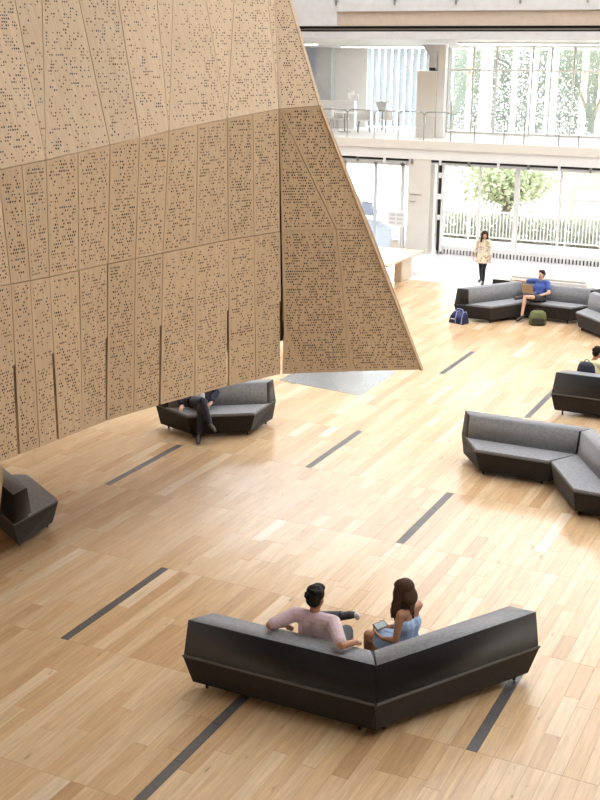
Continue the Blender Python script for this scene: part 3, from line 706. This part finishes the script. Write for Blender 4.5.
# ================================================================== PEOPLE
dg_cache = {}
def voxel_mesh(name, bm, vox, smooth=6):
    """fuse overlapping limbs into one continuous skin"""
    me = bpy.data.meshes.new(name+'_raw'); bm.to_mesh(me); bm.free()
    o = bpy.data.objects.new(name+'_raw', me); COL.objects.link(o)
    md = o.modifiers.new('r', 'REMESH'); md.mode = 'VOXEL'; md.voxel_size = vox
    ms = o.modifiers.new('s', 'SMOOTH'); ms.iterations = smooth; ms.factor = 0.5
    dg = bpy.context.evaluated_depsgraph_get(); dg.update()
    out = bpy.data.meshes.new_from_object(o.evaluated_get(dg))
    bpy.data.objects.remove(o); bpy.data.meshes.remove(me)
    out.name = name
    for p in out.polygons: p.use_smooth = True
    return out
def link_mesh(name, me, mat, parent):
    me.materials.clear(); me.materials.append(mat if not isinstance(mat, str) else M[mat])
    o = bpy.data.objects.new(name, me); COL.objects.link(o); o.parent = parent
    return o
def lerp(a, b, t): return a + (b-a)*t
def hand(bm, wrist, fwd, palm_n, side, k=1.0, curl=0.5):
    """palm, four unequal bent fingers, thumb leaving the side of the palm"""
    f = fwd.normalized(); n = (palm_n - f*palm_n.dot(f)).normalized(); s = f.cross(n).normalized()*side
    c0 = wrist; c1 = wrist + f*.085*k
    for t in (-.028, -.009, .010, .028): capsule(bm, c0+s*t*.6*k, c1+s*t*k, .017*k, .014*k, 8)
    for t, L in ((-.030, .066), (-.010, .078), (.010, .073), (.029, .056)):
        a = c1+s*t*k; d1 = (f+n*curl*.6).normalized(); d2 = (f+n*curl*1.7).normalized()
        b = a+d1*L*.55*k; capsule(bm, a, b, .0105*k, .0095*k, 7); capsule(bm, b, b+d2*L*.5*k, .0095*k, .008*k, 7)
    a = c0+f*.025*k-s*.03*k; b = a+(f*.6-s*.75+n*.3).normalized()*.045*k; capsule(bm, a, b, .0135*k, .011*k, 7); capsule(bm, b, b+(f*.9-s*.1+n*.4).normalized()*.035*k, .011*k, .009*k, 7)
def person(label, J, skin, garments, hair, vox=.011, k=1.0, female=False, face=True, curlL=.5, curlR=.5):
    """J: joint name -> world point; L and R are the person's own left and right"""
    J = {a: (V(b) if not isinstance(b, (float, int)) else b) for a, b in J.items()}
    base = J['base']; root = empty('person', base); tag(root, label, 'person')
    for a in list(J):
        if a not in ('face', 'up', 'palmL', 'palmR', 'handL', 'handR') and not isinstance(J[a], float): J[a] = J[a]-base
    hipC = (J['hipL']+J['hipR'])/2; shC = (J['shL']+J['shR'])/2
    chest = lerp(hipC, shC, .62); front = J['front'] if 'front' in J else (J['shR']-J['shL']).cross(V((0, 0, 1))).normalized()*-1
    lat = (J['shR']-J['shL']).normalized()
    tb = .86 if female else 1.0
    def torso(bm, g, shoulders=True):
        capsule(bm, J['hipL'], J['hipR'], (.115 if female else .108)*k+g)
        wa = lerp(hipC, shC, .38)
        for s_ in (-1, 1):
            capsule(bm, hipC+lat*s_*.055*k, wa+lat*s_*.045*k*tb, .105*k+g, .098*k*tb+g)
            capsule(bm, wa+lat*s_*.045*k*tb, chest+lat*s_*.062*k*tb, .098*k*tb+g, .112*k*tb+g)
            capsule(bm, chest+lat*s_*.062*k*tb, shC+lat*s_*.07*k*tb-V((0, 0, (.05 if shoulders else .10)*k)), .112*k*tb+g, (.075 if shoulders else .07)*k*tb+g)
        if shoulders: capsule(bm, lerp(shC, J['shL'], .95), lerp(shC, J['shR'], .95), .058*k*tb+g)
    def arm(bm, s_, g, t0=0., t1=2.):
        a, b, c = J['sh'+s_], J['el'+s_], J['wr'+s_]; q = .88 if female else 1
        if t1 <= 1: capsule(bm, a, lerp(a, b, t1), .056*k*q+g, (.050-.006*t1)*k*q+g)
        else:
            capsule(bm, a, b, .052*k*q+g, .040*k*q+g); capsule(bm, b, lerp(b, c, t1-1), .040*k*q+g, (.040-.013*(t1-1))*k*q+g)
    def leg(bm, s_, g, t1=2.):
        a, b, c = J['hip'+s_], J['kn'+s_], J['an'+s_]
        if t1 <= 1: capsule(bm, a, lerp(a, b, t1), .095*k+g, (.095-.035*t1)*k+g)
        else:
            capsule(bm, a, b, .092*k+g, .058*k+g)
            m = lerp(b, c, .3); e = lerp(b, c, min(1, t1-1))
            if t1-1 > .3: capsule(bm, b, m, .056*k+g, .056*k+g); capsule(bm, m, e, .056*k+g, .036*k+g)
            else: capsule(bm, b, e, .056*k+g, .056*k+g)
    def foot(bm, s_, g):
        a, b = J['an'+s_], J['toe'+s_]; h_ = (a-lerp(a, b, .25))*.6
        capsule(bm, a, a+h_-V((0, 0, .02)), .038*k+g, .034*k+g); capsule(bm, a+h_*.4-V((0, 0, .02)), lerp(a, b, .75), .038*k+g, .036*k+g); capsule(bm, lerp(a, b, .7), b, .037*k+g, .027*k+g)
    # body: torso, limbs, hands, feet, neck and head as one skin
    bm = bmesh.new(); torso(bm, 0)
    for s_ in 'LR':
        arm(bm, s_, 0); leg(bm, s_, 0); foot(bm, s_, -.006)
        hd = J.get('hand'+s_, (J['wr'+s_]-J['el'+s_])); pn = J.get('palm'+s_, V((0, 0, -1)))
        hand(bm, J['wr'+s_], hd, pn, 1 if s_ == 'L' else -1, k, curlL if s_ == 'L' else curlR)
    hc = J['head']; fwd = J['face'].normalized(); upv = J.get('up', V((0, 0, 1))); sd = fwd.cross(upv).normalized(); upv = sd.cross(fwd).normalized()
    rot = Matrix((sd, fwd, upv)).transposed()
    capsule(bm, shC+V((0, 0, .01)), hc-upv*.07*k, .054*k*tb, .050*k*tb)
    S = lambda p, r: sphere(bm, hc+rot@V(p)*k, tuple(x*k for x in r), rot, 16, 12)
    S((0, -.012, .025), (.077, .094, .092)); S((0, .018, -.03), (.062, .072, .085)); S((0, .045, -.085), (.032, .032, .026))
    S((0, .096, -.02), (.013, .018, .020)); S((0, .088, .002), (.009, .012, .022)); S((0, .080, -.062), (.024, .012, .010))
    S((0, .078, .026), (.05, .014, .010))
    for s_ in (-1, 1): S((s_*.078, -.005, -.012), (.010, .020, .030))
    link_mesh('body', voxel_mesh('body', bm, vox, 4), skin, root)
    if face:
        for s_ in (-1, 1):
            bm = bmesh.new(); sphere(bm, hc+rot@V((s_*.031, .080, .004))*k, (.013*k, .008*k, .008*k), rot, 10, 8); mesh_obj('eye', bm, 'eye', root, True)
        bm = bmesh.new(); sphere(bm, hc+rot@V((0, .091, -.062))*k, (.022*k, .006*k, .006*k), rot, 10, 8); mesh_obj('mouth', bm, 'lip', root, True)
    for nm, mat, fn in garments:
        bm = bmesh.new(); fn(bm, dict(torso=torso, arm=arm, leg=leg, foot=foot, J=J, hipC=hipC, shC=shC, chest=chest, lat=lat))
        link_mesh(nm, voxel_mesh(nm, bm, vox, 5), mat, root)
    bm = bmesh.new(); hair[1](bm, hc, rot, k)
    link_mesh('hair', voxel_mesh('hair', bm, vox*.8, 2), hair[0], root)
    return root
def short_hair(bm, hc, rot, k):
    S = lambda p, r: sphere(bm, hc+rot@V(p)*k, tuple(x*k for x in r), rot, 14, 10)
    S((0, -.022, .045), (.088, .098, .088)); S((0, -.05, -.01), (.078, .062, .075)); S((0, .035, .095), (.066, .058, .038))
    rr = random.Random(3)
    for i in range(60):
        a = rr.uniform(0, 6.28); e = rr.uniform(-.25, 1.4)
        d = V((math.cos(a)*math.cos(e), math.sin(a)*math.cos(e)*.95-.15, math.sin(e)))
        if d.y > .45 and d.z < .55: continue
        S(tuple(V((0, -.022, .035))+V((d.x*.082, d.y*.094, d.z*.092))), (.015, .015, .014))
def long_hair(length=.34, wav=1.0):
    def fn(bm, hc, rot, k):
        S = lambda p, r: sphere(bm, hc+rot@V(p)*k, tuple(x*k for x in r), rot, 14, 10)
        S((0, -.022, .042), (.096, .108, .094)); S((0, .015, .08), (.084, .085, .05)); S((0, -.06, -.05), (.092, .06, .10))
        rr = random.Random(9)
        for i in range(26):
            a = math.radians(-200+i*220/25)            # sweep round the back from ear to ear
            x, y = math.cos(a)*.088, math.sin(a)*.098-.01
            p = hc+rot@V((x*.72, y*.72, .075))*k; d = rot@V((x*.25, y*.28, 0)); d.z = 0
            L = length*rr.uniform(.8, 1.05); pts = [p]
            for j in range(1, 6):
                t = j/5; pts.append(p + d*(.9*min(1, t*2.2)+1.1*t)*k + V((rr.uniform(-.008, .008)*wav, rr.uniform(-.008, .008)*wav, -L*t*k)))
            for j in range(5): capsule(bm, pts[j], pts[j+1], (.028-.0022*j)*k, (.028-.0022*(j+1))*k, 7)
    return fn
M['eye'] = simple_mat('dark_eye', srgb(40, 30, 26), .2); M['lip'] = simple_mat('lip', srgb(170, 95, 90), .5)
M['skin_tan'] = simple_mat('tan_skin', srgb(172, 122, 92), .55, .06, 12); M['skin_fair'] = simple_mat('fair_skin', srgb(218, 176, 150), .55, .05, 12); M['skin_mid'] = simple_mat('warm_skin', srgb(176, 128, 98), .55, .06, 12)
def hair_mat(name, c1, c2):
    m, nt, b = new_mat(name); geo = N(nt, 'ShaderNodeNewGeometry'); mp = N(nt, 'ShaderNodeMapping'); mp.inputs['Scale'].default_value = (120, 120, 9)
    nt.links.new(geo.outputs['Position'], mp.inputs['Vector']); no = N(nt, 'ShaderNodeTexNoise'); no.inputs['Scale'].default_value = 1; nt.links.new(mp.outputs[0], no.inputs['Vector'])
    nt.links.new(mix_rgb(nt, no.outputs['Fac'], c1, c2), b.inputs['Base Color']); b.inputs['Roughness'].default_value = .7; b.inputs['Specular IOR Level'].default_value = .25
    bp = N(nt, 'ShaderNodeBump'); bp.inputs['Strength'].default_value = .6; bp.inputs['Distance'].default_value = .006; nt.links.new(no.outputs['Fac'], bp.inputs['Height']); nt.links.new(bp.outputs['Normal'], b.inputs['Normal'])
    return m
M['hair_black'] = hair_mat('near_black_hair', srgb(16, 13, 12), srgb(38, 31, 28)); M['hair_brown'] = hair_mat('brown_hair', srgb(42, 28, 20), srgb(92, 64, 44)); M['hair_dark'] = hair_mat('dark_brown_hair', srgb(36, 22, 17), srgb(74, 48, 36))
def cloth(name, col, var=.12, scale=30): return simple_mat(name, col, .9, var, scale, .5, 26, sheen=.2)
M['pink'] = cloth('dusty_pink_cotton', srgb(196, 172, 178)); M['denim'] = cloth('grey_denim', srgb(72, 74, 78)); M['lightdress'] = cloth('pale_blue_cotton', srgb(164, 190, 224)); M['navy'] = cloth('navy_wool', srgb(36, 38, 62)); M['jeans'] = cloth('dark_denim', srgb(38, 42, 58))
M['polo'] = cloth('blue_polo', srgb(62, 84, 156)); M['shorts'] = cloth('dark_shorts', srgb(44, 38, 42)); M['yellow'] = cloth('pale_yellow_cotton', srgb(222, 214, 168)); M['shirtwhite'] = cloth('white_shirt', srgb(220, 222, 226), .05)
M['shoe'] = simple_mat('dark_shoe', srgb(48, 42, 38), .5); M['sole'] = simple_mat('white_sole', srgb(215, 212, 205), .6); M['tights'] = cloth('dark_tights', srgb(34, 32, 44))
def floral():
    m, nt, b = new_mat('cream_floral_cotton'); geo = N(nt, 'ShaderNodeNewGeometry'); v = N(nt, 'ShaderNodeTexVoronoi'); v.inputs['Scale'].default_value = 17
    nt.links.new(geo.outputs['Position'], v.inputs['Vector']); r = N(nt, 'ShaderNodeMapRange'); nt.links.new(v.outputs['Distance'], r.inputs[0]); r.inputs[1].default_value = .30; r.inputs[2].default_value = .42
    sp = N(nt, 'ShaderNodeSeparateColor'); nt.links.new(v.outputs['Color'], sp.inputs[0])
    spot = mix_rgb(nt, sp.outputs[0], srgb(128, 110, 84), srgb(196, 170, 122))
    nt.links.new(mix_rgb(nt, r.outputs[0], spot, srgb(226, 216, 194)), b.inputs['Base Color']); b.inputs['Roughness'].default_value = .9; return m
M['floral'] = floral()
def top_fn(sl, g=.016):
    def f(bm, c):
        c['torso'](bm, g)
        for s_ in 'LR': c['arm'](bm, s_, g, 0, sl)
    return f
def legs_fn(t1, g=.013):
    def f(bm, c):
        capsule(bm, c['J']['hipL'], c['J']['hipR'], .112+g); capsule(bm, c['hipC'], lerp(c['hipC'], c['shC'], .18), .115+g, .11+g)
        for s_ in 'LR': c['leg'](bm, s_, g, t1)
    return f
def shoe_fn(g=.008):
    def f(bm, c):
        for s_ in 'LR': c['foot'](bm, s_, g)
    return f
def skirt_fn(reach, flare, g=.016, sleeves=0, cone=None):
    def f(bm, c):
        c['torso'](bm, g, bool(sleeves)); J = c['J']
        for s_ in 'LR':
            a, b = J['hip'+s_], J['kn'+s_]; capsule(bm, a, lerp(a, b, reach), .10+g, .085+flare)
            if sleeves: c['arm'](bm, s_, g, 0, sleeves)
        m = (J['knL']+J['knR'])/2
        if not cone: capsule(bm, c['hipC'], lerp(c['hipC'], m, reach), .10+g, .09+flare)
        else:                                     # flared skirt with a gathered hem
            rings = []
            for z, r_ in cone: rings.append([(r_*(1+.05*math.cos(9*a))*math.cos(a), .8*r_*(1+.05*math.cos(9*a))*math.sin(a)-.01, z) for a in [2*math.pi*i/36 for i in range(36)]])
            loft(bm, rings[::-1])
    return f

# --- man in pink, leaning back with his arms on the backrest (he faces away, +Y)
person('man in a dusty pink shirt leaning back, arms spread along the backrest', {
  'base': (-4.72, 10.05, .47), 'hipL': (-4.82, 10.20, .58), 'hipR': (-4.61, 10.20, .58), 'shL': (-4.93, 9.97, 1.04), 'shR': (-4.49, 10.00, 1.03),
  'elL': (-5.14, 9.79, .945), 'wrL': (-5.10, 10.04, .84), 'handL': (.1, .8, -.5), 'palmL': (.3, 0, -1),
  'elR': (-4.27, 9.72, .955), 'wrR': (-4.19, 9.91, .92), 'handR': (-.1, .9, -.35), 'palmR': (-.4, 0, -1),
  'knL': (-5.06, 10.60, .66), 'anL': (-4.74, 10.74, .72), 'toeL': (-4.59, 10.80, .73),
  'knR': (-4.61, 10.63, .60), 'anR': (-4.62, 10.72, .14), 'toeR': (-4.62, 10.93, .06),
  'head': (-4.72, 10.05, 1.25), 'face': (.12, 1, -.12), 'front': (0, 1, 0)}, 'skin_tan',
  [('shirt', 'pink', top_fn(.84, .020)), ('trousers', 'denim', legs_fn(1.92)), ('shoes', 'shoe', shoe_fn()), ('soles', 'sole', lambda bm, c: [capsule(bm, c['J']['toeL']+V((.030, -.012, .012)), c['J']['toeL']+V((.030, .012, -.03)), .034, .034), capsule(bm, c['J']['toeR']+V((0, 0, -.028)), c['J']['anR']+V((0, 0, -.105)), .026, .026)])], ('hair_black', short_hair), vox=.009, k=1.12)
# --- woman in a pale blue dress looking at her phone (faces -X)
person('woman in a sleeveless pale blue dress looking down at a phone', {
  'base': (-3.98, 10.72, .47), 'hipL': (-3.96, 10.60, .57), 'hipR': (-3.92, 10.79, .57), 'shL': (-3.95, 10.56, .99), 'shR': (-3.86, 10.87, .99),
  'elL': (-3.97, 10.49, .71), 'wrL': (-4.14, 10.56, .66), 'handL': (-1, .45, .1), 'palmL': (0, .5, .8),
  'elR': (-3.99, 10.93, .72), 'wrR': (-4.17, 10.80, .68), 'handR': (-.8, -.5, .0), 'palmR': (0, -.5, .8),
  'knL': (-4.36, 10.68, .59), 'anL': (-4.42, 10.82, .14), 'toeL': (-4.60, 10.92, .06),
  'knR': (-4.34, 10.90, .59), 'anR': (-4.42, 11.02, .14), 'toeR': (-4.60, 11.10, .06),
  'head': (-3.97, 10.72, 1.20), 'face': (-.8, .45, -.42), 'up': (-.3, .1, 1)}, 'skin_mid',
  [('dress', 'lightdress', skirt_fn(.62, .012)), ('shoes', 'shoe', shoe_fn())], ('hair_brown', long_hair(.36, 2.2)), vox=.009, female=True, k=1.08)
ph = empty('phone', (-4.22, 10.66, .755)); tag(ph, 'dark phone held in both hands by the woman in blue', 'phone'); ph.rotation_euler = (0, math.radians(30), math.radians(-25))
obox('phone_body', (-.045, .045, -.085, .085, -.005, .005), 'black', ph, bevel=.003)
M['phonescreen'] = simple_mat('phone_screen', srgb(150, 165, 160), .2, .4, 50); obox('phone_screen', (-.038, .038, -.072, .072, .0052, .0062), 'phonescreen', ph)
# --- man in blue polo with a laptop on the far lounge (faces the camera side, -Y)
person('man in a blue polo shirt and shorts, one arm stretched along the backrest', {
  'base': (-7.62, 29.9, .47), 'hipL': (-7.50, 29.90, .56), 'hipR': (-7.68, 29.92, .56), 'shL': (-7.42, 30.02, .96), 'shR': (-7.80, 30.08, .97),
  'elR': (-8.07, 30.14, .93), 'wrR': (-8.34, 30.16, .94), 'handR': (-1, .1, .1), 'palmR': (0, 0, -1),
  'elL': (-7.32, 29.86, .73), 'wrL': (-7.50, 29.70, .68), 'handL': (-1, -.2, 0), 'palmL': (0, 0, -1),
  'knR': (-7.86, 29.50, .60), 'anR': (-7.88, 29.36, .13), 'toeR': (-7.95, 29.16, .06),
  'knL': (-7.62, 29.44, .66), 'anL': (-7.92, 29.52, .64), 'toeL': (-8.10, 29.42, .58),
  'head': (-7.60, 30.02, 1.17), 'face': (-.35, -.9, .15), 'front': (0, -1, 0)}, 'skin_fair',
  [('polo_shirt', 'polo', top_fn(.62)), ('shorts', 'shorts', legs_fn(.92, .018)), ('shoes', 'shoe', shoe_fn())], ('hair_dark', short_hair), vox=.012)
lp = empty('laptop', (-7.80, 29.66, .74)); tag(lp, 'tan backed open laptop on the lap of the man in the polo shirt', 'laptop'); lp.rotation_euler = (0, 0, math.radians(-12))
M['tan'] = simple_mat('tan_cover', srgb(176, 150, 120), .6)
obox('laptop_base', (-.16, .16, -.11, .11, -.008, .008), 'steel', lp, bevel=.003)
scn = obox('laptop_lid', (-.16, .16, -.006, .006, 0, .22), 'tan', lp, bevel=.003); scn.location = (0, -.11, .01); scn.rotation_euler = (math.radians(14), 0, 0)
obox('keyboard', (-.14, .14, -.05, .08, .008, .010), 'black', lp)
# --- sitter half hidden by the timber volume, legs crossed
ux, uy = V((.866, .5, 0)), V((.5, -.866, 0))              # along the seat, out of the seat
def cc(a, b, z): return tuple(V((-10.68, 17.50, 0)) + ux*a + uy*b + V((0, 0, z)))
person('sitter in a navy jacket and dark jeans with legs crossed', {
  'base': cc(0, 0, .47), 'hipL': cc(.09, -.05, .56), 'hipR': cc(-.10, -.05, .56), 'shL': cc(.20, -.16, .98), 'shR': cc(-.20, -.16, .98),
  'elL': cc(.34, -.04, .74), 'wrL': cc(.25, .18, .62), 'handL': cc(0, 0, 0) and (-.1, -.6, -.3), 'palmL': (0, 0, -1),
  'elR': cc(-.36, -.04, .74), 'wrR': cc(-.30, .18, .56), 'handR': (.3, -.8, -.3), 'palmR': (0, 0, -1),
  'knL': cc(.06, .42, .58), 'anL': cc(.01, .60, .13), 'toeL': cc(.0, .82, .05),
  'knR': cc(.08, .44, .72), 'anR': cc(.22, .62, .33), 'toeR': cc(.30, .80, .26),
  'head': cc(0, -.10, 1.22), 'face': (.4, -.85, -.1), 'front': (.5, -.866, 0)}, 'skin_fair',
  [('jacket', 'navy', top_fn(1.85, .022)), ('shirt', 'shirtwhite', lambda bm, c: [capsule(bm, c['hipC']+V((.5, -.866, 0))*.06+c['lat']*t_, c['chest']+V((.5, -.866, 0))*.055+c['lat']*t_*.6, .105, .10) for t_ in (-.04, .04)]), ('trousers', 'jeans', legs_fn(1.93, .016)), ('shoes', 'shoe', shoe_fn(.010))], ('hair_dark', short_hair), vox=.011)
# --- sitter with backpack, seen from behind
person('sitter in a pale yellow top with head bent, seen from behind', {
  'base': (-4.52, 22.1, .47), 'hipL': (-4.62, 22.15, .56), 'hipR': (-4.44, 22.12, .56), 'shL': (-4.68, 22.24, .97), 'shR': (-4.30, 22.18, .97),
  'elL': (-4.74, 22.42, .72), 'wrL': (-4.58, 22.60, .66), 'elR': (-4.24, 22.38, .72), 'wrR': (-4.38, 22.58, .66),
  'knL': (-4.62, 22.58, .60), 'anL': (-4.62, 22.68, .13), 'toeL': (-4.62, 22.88, .06), 'knR': (-4.40, 22.57, .60), 'anR': (-4.40, 22.67, .13), 'toeR': (-4.38, 22.88, .06),
  'head': (-4.42, 22.30, 1.17), 'face': (.55, .75, -.35), 'up': (.2, .25, 1)}, 'skin_tan',
  [('top', 'yellow', top_fn(1.0)), ('trousers', 'jeans', legs_fn(1.93)), ('shoes', 'shoe', shoe_fn())], ('hair_black', short_hair), vox=.012)
def rucksack(name, loc, rz, mat, mat2, label, w=.32, d=.18, h_=.44, tilt=0.0):
    r = empty(name, loc, math.radians(rz)); r.rotation_euler[0] = math.radians(tilt); tag(r, label, 'bag')
    bm = bmesh.new(); rings = []
    for z, s_ in ((0, .86), (.04, 1), (h_*.55, 1), (h_*.85, .86), (h_, .55)):
        rings.append([(w/2*s_*math.copysign(abs(math.cos(a))**.6, math.cos(a)), d/2*s_*math.copysign(abs(math.sin(a))**.6, math.sin(a)), z) for a in [2*math.pi*i/16 for i in range(16)]])
    loft(bm, rings); mesh_obj('bag_body', bm, mat, r, True)
    bm = bmesh.new(); box(bm, -w*.34, w*.34, -d/2-.045, -d/2+.02, .05, h_*.5); bev(bm, .02); mesh_obj('front_pocket', bm, mat2, r)
    bm = bmesh.new(); polytube(bm, [(-.05, 0, h_-.01), (-.035, 0, h_+.05), (.035, 0, h_+.05), (.05, 0, h_-.01)], .009); mesh_obj('top_loop', bm, mat2, r)
    for sx in (-1, 1):
        bm = bmesh.new(); polytube(bm, [(sx*w*.28, d*.35, h_*.85), (sx*w*.32, d/2+.06, h_*.6), (sx*w*.34, d/2+.05, h_*.3), (sx*w*.36, d*.35, .05)], .016); mesh_obj('shoulder_strap', bm, mat2, r)
    return r
M['navybag'] = simple_mat('navy_nylon', srgb(34, 42, 56), .6); M['olive'] = simple_mat('olive_canvas', srgb(98, 104, 62), .8, .2, 12, .3); M['darkolive'] = simple_mat('dark_strap', srgb(46, 48, 38), .8); M['bluenylon'] = simple_mat('deep_blue_nylon', srgb(30, 34, 84), .5, .2); M['paleblue'] = simple_mat('pale_blue_trim', srgb(150, 160, 205), .6)
rucksack('backpack', (-4.55, 21.985, .58), -6, 'navybag', 'navybag', 'dark navy backpack worn by the sitter in the yellow top', .38, .13, .46)
rucksack('backpack', (-7.40, 29.17, 0), 20, 'olive', 'darkolive', 'olive green backpack standing on the floor at the laptop user\'s feet', .46, .26, .38)
bg_ = empty('sports_bag', (-9.30, 28.42, 0), math.radians(-18)); bg_.scale = (.85,)*3; tag(bg_, 'deep blue sports bag with pale piping on the floor at the lounge end', 'bag')
bm = bmesh.new(); loft(bm, [[(-.27,-.16,0),(.27,-.16,0),(.27,.16,0),(-.27,.16,0)], [(-.24,-.14,.20),(.24,-.14,.20),(.24,.14,.20),(-.24,.14,.20)], [(-.15,-.07,.36),(.20,-.07,.36),(.20,.07,.36),(-.15,.07,.36)]]); bev(bm, .03); mesh_obj('bag_body', bm, 'bluenylon', bg_, True)
for x_ in (-.02, .21):
    bm = bmesh.new(); polytube(bm, [(x_, -.165, .02), (x_, -.15, .2), (x_-.01, -.075, .365), (x_-.01, .075, .365), (x_, .15, .2)], .014, 6); mesh_obj('trim_strap', bm, 'paleblue', bg_)
bm = bmesh.new(); polytube(bm, [(-.12, 0, .35), (-.08, 0, .44), (.12, 0, .44), (.16, 0, .35)], .014, 6); mesh_obj('carry_handle', bm, 'paleblue', bg_)
obox('front_label', (-.2, -.05, -.168, -.155, .12, .15), 'shirtwhite', bg_)
# --- woman standing near the glazed front
def gg(x, y, z): return (-10.39+x, 33.84+y, z)
person('standing woman in a cream floral dress and dark tights', {
  'base': gg(0, 0, 0), 'hipR': gg(-.085, 0, .88), 'hipL': gg(.085, -.03, .88), 'shR': gg(-.165, .03, 1.32), 'shL': gg(.165, -.04, 1.32),
  'elR': gg(-.25, .05, 1.06), 'wrR': gg(-.30, -.02, .82), 'handR': (-.05, -.05, -1), 'palmR': (1, 0, 0), 'elL': gg(.24, -.06, 1.06), 'wrL': gg(.27, -.14, .84), 'handL': (0, -.1, -1), 'palmL': (-1, 0, 0),
  'knR': gg(-.08, .05, .47), 'anR': gg(-.12, .26, .11), 'toeR': gg(-.13, .09, .05), 'knL': gg(.06, -.10, .47), 'anL': gg(.05, -.06, .08), 'toeL': gg(.08, -.25, .03),
  'head': gg(.01, -.02, 1.515), 'face': (.35, -.9, -.05)}, 'skin_fair',
  [('dress', 'floral', skirt_fn(.3, .0, .018, 1.55, ((1.05, .135), (.9, .185), (.75, .225), (.665, .24)))), ('tights', 'tights', lambda bm, c: [c['leg'](bm, s_, .006, 2.0) for s_ in 'LR']), ('shoes', 'shoe', shoe_fn(.005))], ('hair_dark', long_hair(.30)), vox=.011, female=True)
